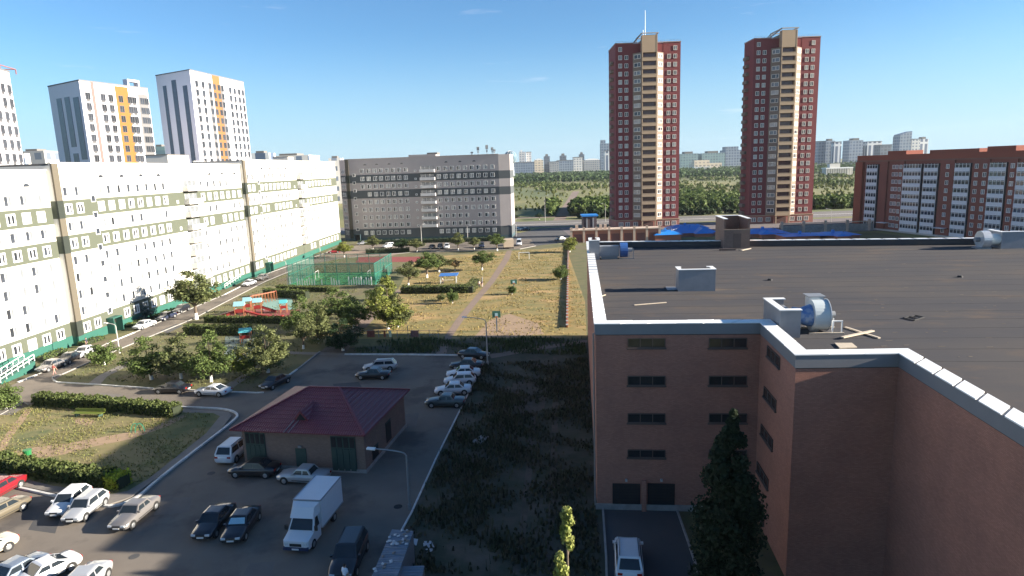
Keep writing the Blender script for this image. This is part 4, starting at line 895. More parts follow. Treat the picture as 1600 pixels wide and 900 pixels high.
for i in range(npoly):
    a = Vector(poly[i]); b_ = Vector(poly[(i+1) % npoly]); L_ = (b_-a).length; u = (b_-a).normalized(); nr = Vector((-u.y, u.x))
    j = (i+1) % npoly
    o0, o1, i0, i1 = inset(i, -.05), inset(j, -.05), inset(i, .80), inset(j, .80)
    q = MB(); q.add([(*o0, PT-.84), (*o1, PT-.84), (*i1, PT-.84), (*i0, PT-.84), (*o0, PT-.03), (*o1, PT-.03), (*i1, PT-.03), (*i0, PT-.03)],
                    [(3, 2, 1, 0), (4, 5, 6, 7), (0, 1, 5, 4), (1, 2, 6, 5), (3, 0, 4, 7)]); q.add(q.v[:], [(2, 3, 7, 6)], 1); part('parapet', q, [M_fascia, M_felt], garage)
    c0, c1_, d0, d1 = inset(i, -.10), inset(j, -.10), inset(i, .88), inset(j, .88)
    npc = max(2, round(L_/2.0))
    if i in (4, 5, 6): npc = max(2, round(L_/3.0))
    for k in range(npc):
        f0, f1 = k/npc+.004*(1 if k else 0), (k+1)/npc-.004*(1 if k < npc-1 else 0)
        A0, A1, B0, B1 = c0.lerp(c1_, f0), c0.lerp(c1_, f1), d0.lerp(d1, f0), d0.lerp(d1, f1); dz_ = random.uniform(-.008, .012)
        q = MB(); q.add([(*A0, PT-.03), (*A1, PT-.03), (*B1, PT-.03), (*B0, PT-.03), (*A0, PT+.03+dz_), (*A1, PT+.03+dz_), (*B1, PT+.045+dz_), (*B0, PT+.045+dz_)],
                        [(3, 2, 1, 0), (4, 5, 6, 7), (0, 1, 5, 4), (1, 2, 6, 5), (2, 3, 7, 6), (3, 0, 4, 7)]); part('parapet_cap', q, M_cap, garage)
M_gwin = glass('garage_window_glass', (.02, .02, .022), .12); M_gfr = mat('garage_window_frame', (.10, .07, .06), .7)
def strip_window(x, y, z, w_, h_, rz, name='window', nn=3):
    o = part(name, MB().box(-w_/2, w_/2, -.05, .0, -h_/2, h_/2), M_gwin, garage, (x, y, z), rz)
    q = MB()
    for k in range(nn+1): q.box(-w_/2+w_*k/nn-.03, -w_/2+w_*k/nn+.03, -.09, -.05, -h_/2, h_/2)
    q.box(-w_/2, w_/2, -.09, -.05, -h_/2, -h_/2+.06); q.box(-w_/2, w_/2, -.09, -.05, h_/2-.06, h_/2)
    part('window_frame', q, M_gfr, o); part('window_sill', MB().box(-w_/2-.1, w_/2+.1, -.14, 0, -h_/2-.12, -h_/2-.01), M_fascia if name == 'x' else M_gfr, o)
A2 = (GO.x, GO.y); B2 = (GO.x+12.1*gw.x, GO.y+12.1*gw.y)
for ya, yb_ in ((528, 543), (587, 602), (645.5, 660.5), (702, 715)):
    for xa, xb in ((981, 1039), (1108, 1166)):
        s0, za = wsz(xa, ya, A2, B2); s1, zb_ = wsz(xb, yb_, A2, B2); strip_window((s0+s1)/2, 0, (za+zb_)/2, s1-s0, za-zb_, 0)
for xa, xb in ((957, 1000), (1012, 1054)):
    s0, za = wsz(xa, 755, A2, B2); s1, zb_ = wsz(xb, 790, A2, B2); cx = (s0+s1)/2; w_ = s1-s0
    dr = part('garage_door', MB().box(-w_/2, w_/2, -.04, 0, 0, za), M_dark, garage, (cx, 0, 0))
    for k in range(9): part('door_slat', MB().box(-w_/2+.06, w_/2-.06, -.075, -.045, za*k/9+.02, za*(k+1)/9-.03), mat('door_slat_dark', (.02, .017, .018), .7), dr)
    part('door_lamp', MB().box(-.08, .08, -.25, 0, za+.25, za+.4), M_pole, garage, (cx, 0, 0))
q = MB(); q.box(wsz(1002.5, 775, A2, B2)[0], wsz(1009.5, 775, A2, B2)[0], -.3, 0, 0, 2.6); part('pier', q, M_brick, garage)
q = MB(); q.box(-.12, 12.2, -.10, 0, 0, .5); part('plinth', q, M_kerbg, garage)
P1w = GO+gw*12.1; P2w = GO+gw*12.0-gd*8.35
for (xa, xb, ym) in ((1198, 1221, 557), (1195, 1213, 622), (1188, 1210, 682), (1183, 1202, 742), (1178, 1195, 797)):
    s, z = wsz((xa+xb)/2, ym, (P1w.x, P1w.y), (P2w.x, P2w.y)); strip_window(12.05, -s-.0, z, 2.9, .75, -math.pi/2)
# corner drain pipe
q = MB(); q.cyl((-.14, .6, 0), (-.14, .6, RZ), .07, .07, 8); part('drain_pipe', q, M_steel, garage)
# roof lap seams of the felt sheets
for k in range(22):
    y0_ = -7+2.8*k; 
    x0_ = .7 if y0_ > 1 else (12.6 if y0_ > -7.5 else 18.6)
    part('felt_lap', MB().box(x0_+.6, 53, y0_, y0_+.09, RZ, RZ+.007), mat('felt_lap', (.064, .060, .061), 1.0, spec=.05), garage)
def shaft(label, x0, x1, y0, y1, h_, mm, open_side='back', capw=.34, door=False, name='ventilation_shaft'):
    """hollow shaft of four slabs with white coping; one coping side is left out"""
    t = thing(name, label, 'roof shaft', GO+gw*x0+gd*y0+Vector((0, 0, RZ)), GAN); W_, D_ = x1-x0, y1-y0; th = .22
    for nm, bx in (('front_slab', (0, W_, 0, th)), ('back_slab', (0, W_, D_-th, D_)), ('side_slab', (0, th, th, D_-th)), ('side_slab', (W_-th, W_, th, D_-th))):
        hh = h_-.45 if ((open_side == 'right' and bx[0] > 0 and nm == 'side_slab') or (open_side == 'back' and nm == 'back_slab') or (open_side == 'front' and nm == 'front_slab')) else h_
        if open_side == 'front' and nm == 'front_slab': hh = h_*.62
        part(nm, MB().box(bx[0], bx[1], bx[2], bx[3], 0, hh), mm, t)
    part('inner_floor', MB().box(th, W_-th, th, D_-th, 0, h_*.35), M_dark, t)
    e = .07
    caps = dict(front=(-e, W_+e, -e, capw), back=(-e, W_+e, D_-capw, D_+e), left=(-e, capw, capw+.01, D_-capw-.01), right=(W_-capw, W_+e, capw+.01, D_-capw-.01))
    for k, c_ in caps.items():
        if k == open_side: 
            if k == 'back':
                part('coping', MB().box(-e, capw*1.4, D_-capw, D_+e, h_, h_+.07), M_cap, t); part('coping', MB().box(W_-capw*1.6, W_+e, D_-capw, D_+e, h_, h_+.07), M_cap, t)
            continue
        if open_side == 'front' and k in ('left', 'right'): c_ = (c_[0], c_[1], -e, c_[3])
        part('coping', MB().box(*c_, h_, h_+.07), M_cap, t)
    if open_side == 'front': part('coping_beam', MB().box(0, W_, -.03, th+.02, h_*.62, h_*.62+.12), M_bay, t)
    return t
xa, ya = toL(1060, 455.5, RZ); xb, _ = toL(1120, 457, RZ)
shaft('pale square shaft with white coping standing alone mid roof', xa, xb, ya, ya+1.9, 2.15, M_galv, 'back')
xa, ya = toL(1131, 388.5, RZ); xb, _ = toL(1172, 388, RZ)
st_ = shaft('tall tan brick stair head with a door, at the far edge of the flat roof', xa, xb, ya, ya+6.3, 4.3, M_brick2, 'front', .5, name='stair_head')
part('door', MB().box(.35*(xb-xa), .66*(xb-xa), -.03, 0, .05, 2.2), M_gfr, st_)
xa, ya = toL(918.5, 406, RZ); xb, _ = toL(937, 406, RZ)
shaft('grey shaft with a duct at the far left corner of the flat roof', max(xa, .1), xb, ya, ya+3.2, 2.6, M_galv, 'back')
# duct and blue fan of that corner shaft
t = thing('roof_fan', 'small fan with a blue drum at the far left corner of the flat roof', 'fan', GO+gw*(xb+.05)+gd*(ya+.4)+Vector((0, 0, RZ)), GAN)
part('duct', MB().box(0, 2.6, 0, 1.2, .35, 1.75), M_galv, t); part('duct_stand', MB().box(.2, 2.4, .1, 1.1, 0, .3), M_steel, t)
part('fan_drum', MB().cyl((2.75, .5, 1.15), (3.75, .5, 1.15), 1.0, 1.0, 18), mat('drum_blue', (.03, .10, .30), .5), t, smooth=False)
q = MB(); q.bar((3.9, -.1, 0), (3.9, -.1, 1.3), .08, .08); q.bar((4.5, -.1, 0), (4.5, -.1, 1.3), .08, .08); q.bar((3.8, -.1, 1.3), (4.6, -.1, 1.3), .08, .08); q.bar((2.6, -.1, .05), (4.7, -.1, .05), .1, .08); part('stand', q, M_steel, t)
part('motor', MB().cyl((3.8, .5, 1.15), (4.4, .5, 1.15), .28, .28, 10), M_steel, t)
# near shaft beside the step in the front and its blower
xa, ya = toL(1218, 528, RZ); xb, _ = toL(1254, 531, RZ)
print('near shaft', xa, ya, xb)
shaft('near grey shaft with white U shaped coping at the step of the parapet', xa, xb, ya, ya+4.3, 2.0, M_galv, 'right', .42)
M_silver = mat('duct_silver', (.55, .57, .58), .35, (.40, .43, .46), 2.5, .7, metal=.4); M_bluef = mat('duct_blue_film', (.07, .16, .36), .45, (.22, .30, .42), 2.2, .8, lo=.45, hi=.55)
t = thing('roof_blower', 'large pale snail shaped blower beside the near shaft, blue wrapped duct', 'fan', GO+gw*(xb+.05)+gd*(ya+1.0)+Vector((0, 0, RZ)), GAN)
q = MB(); q.cyl((0, .9, 1.15), (.5, .9, 1.15), .72, .62, 16, 0); q.cyl((.5, .9, 1.15), (1.25, .9, 1.2), .62, .85, 16, 0); part('flexible_duct', q, M_bluef, t, smooth=False)
q = MB(); q.cyl((1.25, .9, 1.25), (2.3, .9, 1.25), 1.12, 1.12, 28); part('scroll_housing', q, mat('blower_paint', (.50, .55, .55), .4, (.42, .47, .48), 1.2, .5), t)
q = MB(); q.cyl((2.3, .9, 1.25), (2.36, .9, 1.25), 1.2, 1.2, 28); part('housing_flange', q, M_silver, t)
q = MB(); q.box(1.3, 2.25, -.35+1.6, .75+1.6, 1.5, 2.5); part('outlet_hood', q, M_silver, t)
q = MB(); q.box(1.15, 2.4, 1.2, 2.5, 2.5, 2.56); part('outlet_flange', q, M_steel, t)
q = MB(); q.cyl((2.36, .9, 1.25), (2.95, .9, 1.25), .3, .26, 12); part('motor', q, M_steel, t)
for (x, y) in ((2.55, .1), (3.2, .1), (2.55, 1.7), (3.2, 1.7)): part('stand_leg', MB().bar((x, y, 0), (x, y, .95), .08, .08), M_cap, t)
q = MB(); q.bar((2.5, .1, .95), (3.25, .1, .95), .1, .08); part('stand_rail', q, M_cap, t); part('stand_rail', MB().bar((2.5, 1.7, .95), (3.25, 1.7, .95), .1, .08), M_cap, t)
part('base_rail', MB().bar((.9, 0, .06), (3.35, 0, .06), .12, .1), M_wood, t); part('base_rail', MB().bar((.9, 1.8, .06), (3.35, 1.8, .06), .12, .1), M_wood, t)
part('support_cone', MB().cyl((1.55, .9, 0), (1.55, .9, .5), .3, .65, 4), M_silver, t)
# far right shaft and blower
p_ = toL(1560, 388, RZ); p2_ = toL(1597, 389, RZ)
shaft('wide grey shaft at the far right corner of the flat roof', p_[0], p_[0]+5.5, p_[1]-.5, p_[1]+2.6, 2.2, M_galv, 'back', .4)
t = thing('roof_blower', 'pale round blower at the far right corner of the flat roof', 'fan', GO+gw*(p_[0]-2.9)+gd*(p_[1]-.6)+Vector((0, 0, RZ)), GAN)
part('scroll_housing', MB().cyl((.6, .9, 1.2), (1.6, .9, 1.2), 1.15, 1.15, 22), M_silver, t); part('duct', MB().cyl((1.6, .9, 1.2), (2.9, .9, 1.2), .75, .75, 14), _mats['blower_paint'], t)
part('motor', MB().cyl((0, .9, 1.2), (.6, .9, 1.2), .3, .3, 10), M_steel, t); part('stand', MB().box(.1, 1.8, .2, 1.6, 0, .2), M_steel, t)
# timber, plates and scraps on the roof
def plank(label, a, b_, w_=.16, h_=.06, z=RZ+.02, m_=M_wood, nm='plank', cat='plank'):
    A0 = G(*a, z); B0 = G(*b_, z); q = MB(); q.bar(Vector((0, 0, h_/2)), B0-A0+Vector((0, 0, h_/2)), w_, h_); return tag(link(nm, q.me(nm, [m_]), None, A0), label, cat)
plank('lower plank of the crossed pair right of the near blower', (1321, 512), (1374, 529), .2, .08)
plank('upper plank of the crossed pair, lying over the other', (1316, 528), (1364, 517.5), .26, .08, RZ+.105)
plank('long pale plank lying left of the mid roof shaft', (991, 477), (1041, 473), .14)
plank('short bent batten near the left parapet', (937, 464), (946, 461), .12)
plank('pale plank in front of the stair head on the far roof edge', (1158, 391.5), (1172, 388.5), .4)
plank('short dark batten in front of the stair head', (1124, 391.5), (1149, 391), .35, .25, m_=M_gfr)
def plate(label, pts, m_, h_=.06, nm='metal_plate', zo=.01):
    P = [G(*p, RZ) for p in pts]; q = MB(); q.prism([(p.x-P[0].x, p.y-P[0].y) for p in P], zo, zo+h_); return tag(link(nm, q.me(nm, [m_]), None, P[0]), label, 'plate')
plate('pale square board lying by the front parapet', [(1304, 537.5), (1331, 537.5), (1339, 544), (1312, 545.5)], M_wood, .08)
plate('grey plate in the shadow of the mid roof shaft', [(1040, 449), (1056, 449), (1058, 453.5), (1043, 454)], M_galv)
hf = thing('hatch_frame', 'black flat iron frame lying on the open roof', 'frame', G(1412, 497, RZ))
P_ = [G(*p, RZ)-G(1412, 497, RZ)+Vector((0, 0, .06)) for p in ((1412, 497.5), (1430, 493.5), (1444, 496.5), (1428, 501.5))]
for i in range(4): part('frame_bar', MB().bar(P_[i], P_[(i+1) % 4], .12, .06), M_dark, hf)
part('frame_bar', MB().bar((P_[0]+P_[1])/2, (P_[2]+P_[3])/2, .12, .06), M_dark, hf)
for i, (px, py) in enumerate(((1203, 438), (1500, 433))):
    q = MB(); q.cyl((0, 0, 0), (0, 0, .18), .3, .2, 8); tag(link('roof_drain', q.me('roof_drain', [M_dark]), None, G(px, py, RZ)), ['small dark roof drain right of the mid roof shaft', 'small dark roof drain far right on the roof'][i], 'drain')
rs = random.Random(3)
q = MB()
for i in range(150):
    px, py = rs.uniform(960, 1590), rs.uniform(395, 560); p = G(px, py, RZ)
    l_ = p-GO; lx_, ly_ = l_.dot(gw), l_.dot(gd)
    if ly_ < 1 and lx_ < 19: continue
    w_ = rs.uniform(.05, .5); q.box(p.x, p.x+w_, p.y, p.y+rs.uniform(.04, .12), RZ+.008, RZ+.02)
tag(link('roof_litter', q.me('roof_litter', [mat('litter_tan', (.13, .105, .08), .9)])), kind='stuff')

# ------------------------------------------------------------------ red roofed substation
fr = G(572.6, 739.5); bk = G(626, 667); fl = G(384, 729.5)
sx = (fr-fl); WL = sx.length; sa = math.atan2(sx.y, sx.x); su = sx.normalized(); sv = Vector((-su.y, su.x, 0)); SD = (bk-fr).dot(sv)
ez = 4.0
print('substation', WL, SD, (bk-fr).dot(su))
t = thing('substation', 'brick substation with a dark red hipped metal roof in the car park', 'utility building', fl, sa)
q = MB(); q.box(0, WL, 0, SD, 0, ez); part('wall', q, M_brick2, t)
part('plinth', MB().box(-.08, WL+.08, -.08, SD+.08, 0, .35), M_kerbg, t)
oh = .75; x0, x1, y0, y1 = -oh, WL+oh-.3, -oh, SD+oh; rh = 2.2; e_ = ez; hip = (y1-y0)/2*.82
M_tile = mat('metal_tile_red', (.17, .028, .042), .45, (.14, .025, .036), 1.5, .6, bump=.9, wave=('X', 1.45))
q = MB(); ym = (y0+y1)/2
V_ = [(x0, y0, e_), (x1, y0, e_), (x1, y1, e_), (x0, y1, e_), (x0+hip, ym, e_+rh), (x1-hip, ym, e_+rh)]
V2 = [(a, b_, c_-.12) for a, b_, c_ in V_]
q.add(V_+V2, [(0, 1, 5, 4), (1, 2, 5), (2, 3, 4, 5), (3, 0, 4), (9, 8, 7, 6), (0, 6, 7, 1), (1, 7, 8, 2), (2, 8, 9, 3), (3, 9, 6, 0)]); roof = part('roof', q, M_tile, t)
# standing ribs and tile courses as real ridges on the front and right slopes
def slope(a, b_, c_, d_, n_up, n_ac):
    a, b_, c_, d_ = map(Vector, (a, b_, c_, d_)); nrm = (b_-a).cross(d_-a).normalized()
    for k in range(1, n_up):
        f = k/n_up; p, r = a.lerp(d_, f), b_.lerp(c_, f); part('tile_course', MB().bar(p+nrm*.012, r+nrm*.012, .05, .035), M_tile, roof)
slope(V_[0], V_[1], V_[5], V_[4], 11, 0); slope(V_[1], V_[2], V_[5], V_[5], 11, 0)
for (i, j) in ((4, 5), (1, 5), (2, 5), (0, 4)): part('ridge_cap', MB().bar(Vector(V_[i])+Vector((0, 0, .04)), Vector(V_[j])+Vector((0, 0, .04)), .22, .08), mat('ridge_red', (.22, .045, .055), .5), roof)
# dormer
dx_ = WL*.47; dy = y0+hip*.30; dzb = e_+rh*.30*.82
d_ = part('dormer', MB().add([(dx_-.8, dy, dzb), (dx_+.8, dy, dzb), (dx_, dy, dzb+.95), (dx_-.8, dy+1.8, dzb+.3), (dx_+.8, dy+1.8, dzb+.3), (dx_, dy+2.6, dzb+1.0)], [(0, 1, 2), (0, 2, 5, 3), (1, 4, 5, 2)]), M_tile, t)
part('dormer_louvre', MB().add([(dx_-.5, dy-.02, dzb+.05), (dx_+.5, dy-.02, dzb+.05), (dx_, dy-.02, dzb+.7)], [(0, 1, 2)]), M_dark, d_)
lad = part('roof_ladder', MB().bar((dx_-.5, y0-.05, e_-.02), (dx_-.2, dy, dzb+.05), .05, .05), M_steel, t); part('ladder_rail', MB().bar((dx_-.95, y0-.05, e_-.02), (dx_-.65, dy, dzb+.05), .05, .05), M_steel, t)
M_gate = mat('gate_dark_green', (.020, .050, .042), .6, (.03, .06, .05), 2, .6)
fA = (fl.x, fl.y); fB = (fr.x, fr.y)
for (xa, xb, nm) in ((384, 417, 'gate'), (519, 557, 'gate'), (463, 479, 'door')):
    s0, s1 = wsz(xa, 715, fA, fB)[0], wsz(xb, 715, fA, fB)[0]; hh = 3.5 if nm == 'gate' else 2.15
    s0 = max(s0, .3); g_ = part(nm, MB().box(s0, s1, -.07, 0, .1, hh), M_gate, t); mid = (s0+s1)/2
    if nm == 'gate':
        for k in range(4):
            a = s0+(s1-s0)*k/4; part('gate_panel', MB().box(a+.05, a+(s1-s0)/4-.05, -.11, -.07, .2, 2.3), M_gate, g_); part('gate_grille', MB().box(a+.08, a+(s1-s0)/4-.08, -.10, -.07, 2.45, hh-.1), M_dark, g_)
    else: part('door_lamp', MB().box(mid-.15, mid+.15, -.2, -.03, hh+.1, hh+.3), M_steel, t)
rA = (fr.x, fr.y); rB = (fr.x+sv.x*SD, fr.y+sv.y*SD)
for (xa, xb, ya_, yb_) in ((604, 612, 655, 688), (580, 590, 697, 722)):
    s0, s1 = wsz(xa, 690, rA, rB)[0], wsz(xb, 690, rA, rB)[0]; zt_ = wsz((xa+xb)/2, ya_, rA, rB)[1]; zb_ = wsz((xa+xb)/2, yb_, rA, rB)[1]
    o = part('window', MB().box(WL, WL+.04, s0, s1, max(zb_, .5), min(zt_, 3.4)), M_dark, t)
    part('window_frame', MB().box(WL+.04, WL+.07, s0-.05, s1+.05, min(zt_, 3.4)-.1, min(zt_, 3.4)), M_gate, o)

# ------------------------------------------------------------------ cars
PAINT = dict(white=(.60, .61, .63), silver=(.42, .43, .44), grey=(.18, .17, .165), black=(.012, .012, .016), red=(.20, .012, .018), gold=(.14, .12, .085), blue=(.16, .20, .26), dgreen=(.06, .075, .075), dblue=(.02, .025, .05), beige=(.55, .5, .4))
def paint(c): return mat('paint_'+c, PAINT[c], .28, tuple(v*.93 for v in PAINT[c]), 1, .3, metal=.25 if c in ('silver', 'grey', 'gold', 'blue') else 0, coat=.6)
M_glassc = glass('car_glass', (.015, .02, .025), .04); M_tyre = mat('tyre', (.02, .02, .02), .9); M_rim = mat('rim', (.38, .39, .40), .35, metal=.6)
M_head = mat('headlight', (.55, .58, .60), .15, coat=.5); M_tail = mat('tail_light', (.30, .015, .012), .25); M_plate = mat('number_plate', (.65, .65, .63), .5); M_trim = mat('black_trim', (.02, .02, .02), .6)
TYPES = dict( # length, half width, belt z, roof z, x of windscreen base, roof front, roof rear, rear window base, boot z, hood z
 sedan=(4.5, .87, .92, 1.42, 1.22, 1.85, 3.05, 3.72, .98, .86), hatch=(4.1, .84, .94, 1.47, 1.12, 1.72, 3.45, 3.98, .95, .88), suv=(4.7, .93, 1.10, 1.78, 1.25, 1.85, 4.15, 4.60, 1.1, 1.05),
 wagon=(4.6, .86, .93, 1.48, 1.2, 1.82, 4.05, 4.50, .95, .86), coupe=(4.45, .87, .88, 1.32, 1.25, 1.95, 2.85, 3.85, .95, .82), van=(5.2, .97, 1.15, 2.15, .75, 1.35, 5.0, 5.15, 1.15, 1.05), old=(4.6, .86, .93, 1.40, 1.45, 1.95, 3.05, 3.45, .97, .90))
def car_proto(ty, colr):
    Lc, W_, zb, zr, xa, xb, xc, xd, zboot, zh = TYPES[ty]; pm = paint(colr)
    root = link(ty+'_proto', None)
    # body: lofted stations
    st = [(0.0, .80, .45, .62), (.10, .92, .30, .72), (.55, .985, .22, zh-.06), (xa-.15, 1.0, .20, zh+.02), (xa, 1.0, .20, zb), (xb, 1.0, .20, zb+.01), ((xb+xc)/2, 1.0, .20, zb+.02), (xc, 1.0, .20, zb+.02), (min(xd, Lc-.35), .99, .20, zboot), (Lc-.25, .965, .24, zboot-.02), (Lc-.06, .90, .34, zboot-.12), (Lc, .82, .45, zboot-.22)]
    vs = []; fs = []
    for (x, k, zl, zt_) in st:
        w_ = W_*k; sec = [(w_*.80, zl), (w_*.97, zl+.10), (w_, (zl+zt_)/2), (w_*.985, zt_-.12), (w_*.90, zt_-.02), (w_*.45, zt_+.035)]
        vs += [(x, y, z) for y, z in sec]+[(x, -y, z) for y, z in sec[::-1]]
    n_ = 12
    for i in range(len(st)-1):
        for j in range(n_): fs.append((i*n_+j, i*n_+(j+1) % n_, (i+1)*n_+(j+1) % n_, (i+1)*n_+j))
    fs += [tuple(range(n_))[::-1], tuple(range((len(st)-1)*n_, len(st)*n_))]
    body = link('body', mesh('body', vs, fs, [pm], smooth=True), root)
    # cabin frame in body colour
    wb, wr = W_*.92, W_*.76; zr += .05; q = MB(); zbb = zb-.03
    V_ = [(xa, -wb, zbb), (xa, wb, zbb), (xb, -wr, zr-.05), (xb, wr, zr-.05), (xc, -wr, zr-.05), (xc, wr, zr-.05), (xd, -wb, zbb), (xd, wb, zbb), (xb+.15, 0, zr), (xc-.1, 0, zr-.005), (xb+.1, -wr*.8, zr-.01), (xb+.1, wr*.8, zr-.01), (xc-.05, -wr*.8, zr-.012), (xc-.05, wr*.8, zr-.012)]
    q.add(V_, [(0, 1, 3, 2), (6, 4, 5, 7), (0, 2, 4, 6), (1, 7, 5, 3), (2, 3, 11, 8, 10), (4, 12, 9, 13, 5), (2, 10, 12, 4), (3, 5, 13, 11), (10, 8, 9, 12), (8, 11, 13, 9)]); part('roof_and_pillars', q, pm, root)
    def pane(nm, A0, B0, C0, D0, ins=(.08, .08), off=.012):
        A0, B0, C0, D0 = map(Vector, (A0, B0, C0, D0)); nr = (B0-A0).cross(D0-A0).normalized()
        def pt(u, v): return A0.lerp(B0, u).lerp(D0.lerp(C0, u), v)+nr*off
        a, b_ = ins; q = MB(); q.add([pt(a, b_), pt(1-a, b_), pt(1-a, 1-b_), pt(a, 1-b_)], [(0, 1, 2, 3)]); part(nm, q, M_glassc, root)
    pane('windscreen', V_[1], V_[0], V_[2], V_[3], (.06, .06)); pane('rear_window', V_[6], V_[7], V_[5], V_[4], (.09, .1))
    mx_ = (xb+xc)/2+.05
    for s in (-1, 1):
        def sd(x, z): 
            f = (z-zbb)/(zr-.05-zbb); return Vector((x, s*(wb+(wr-wb)*f+.014), z))
        z0_, z1_ = zbb+.09, zr-.14
        fA_ = lambda z: xa+(xb-xa)*(z-zbb)/(zr-.05-zbb); fD_ = lambda z: xd+(xc-xd)*(z-zbb)/(zr-.05-zbb)
        for nm, p in (('side_window', [sd(fA_(z0_)+.16, z0_), sd(mx_-.05, z0_), sd(mx_-.05, z1_), sd(fA_(z1_)+.12, z1_)]), ('side_window', [sd(mx_+.05, z0_), sd(fD_(z0_)-.16, z0_), sd(fD_(z1_)-.12, z1_), sd(mx_+.05, z1_)])):
            q = MB(); q.add(p, [(0, 1, 2, 3)] if s < 0 else [(3, 2, 1, 0)]); part(nm, q, M_glassc, root)
        q = MB(); q.box(xa+.12, xa+.3, s*W_*.93 if s > 0 else -W_*.93-.18, s*W_*.93+.18 if s > 0 else -W_*.93, zb+.02, zb+.15); part('mirror', q, pm, root)
        q = MB(); q.box(-.01, .16, min(s*W_*.42, s*W_*.80), max(s*W_*.42, s*W_*.80), .56, .70); part('headlight', q, M_head, root)
        q = MB(); q.box(Lc-.12, Lc+.005, min(s*W_*.5, s*W_*.84), max(s*W_*.5, s*W_*.84), zboot-.30, zboot-.14); part('tail_light', q, M_tail, root)
        q = MB(); q.box(xa+.1, Lc-1.0, s*W_-.01, s*W_+.012, .42, .47); part('side_trim', q, M_trim, root)
        for x in (.80, Lc-.85):
            r = .33 if ty != 'suv' else .38
            part('wheel_arch', MB().cyl((0, s*(W_-.05), 0), (0, s*(W_+.004), 0), r+.06, r+.06, 14), M_trim, root, (x, 0, r+.02))
            wl_ = part('wheel', MB().cyl((0, s*(W_-.2), 0), (0, s*(W_+.02), 0), r, r, 16), M_tyre, root, (x, 0, r)); part('rim', MB().cyl((0, s*(W_+.02), 0), (0, s*(W_+.035), 0), r*.62, r*.5, 10), M_rim, wl_)
    part('bumper_trim', MB().box(-.02, .05, -W_*.7, W_*.7, .36, .46), M_trim, root); part('grille', MB().box(-.012, .05, -W_*.38, W_*.38, .57, .68), M_trim, root)
    part('number_plate', MB().box(Lc-.02, Lc+.015, -.26, .26, .48, .60), M_plate, root); part('number_plate', MB().box(-.035, .0, -.26, .26, .40, .52), M_plate, root)
    if ty in ('suv', 'wagon'):
        for s in (-1, 1): part('roof_rail', MB().bar((xb+.1, s*wr*.9, zr+.03), (xc-.1, s*wr*.9, zr+.02), .04, .05), M_trim, root)
    bpy.context.view_layer.update()
    return root
PRO = {}
def car(ty, colr, label, front, rear, cat='car', group='cars around the yard', z=.02, sc=1.0, name='parked_car'):
    k = (ty, colr)
    Lc = TYPES[ty][0]
    f_ = G(*front); r_ = G(*rear); c_ = (f_+r_)/2; u = (r_-f_).normalized(); o = c_-u*Lc*sc/2; rz = math.atan2(u.y, u.x)
    if k not in PRO:
        t = car_proto(ty, colr); reg(t); PRO[k] = t
    else: 
        t = copy_tree(PRO[k]); 
    t.name = name; t.location = (o.x, o.y, z); t.rotation_euler = (0, 0, rz); t.scale = (sc,)*3
    if PRO[k] is t: KIDS[t.name] = list(t.children)
    return tag(t, label, cat, group)
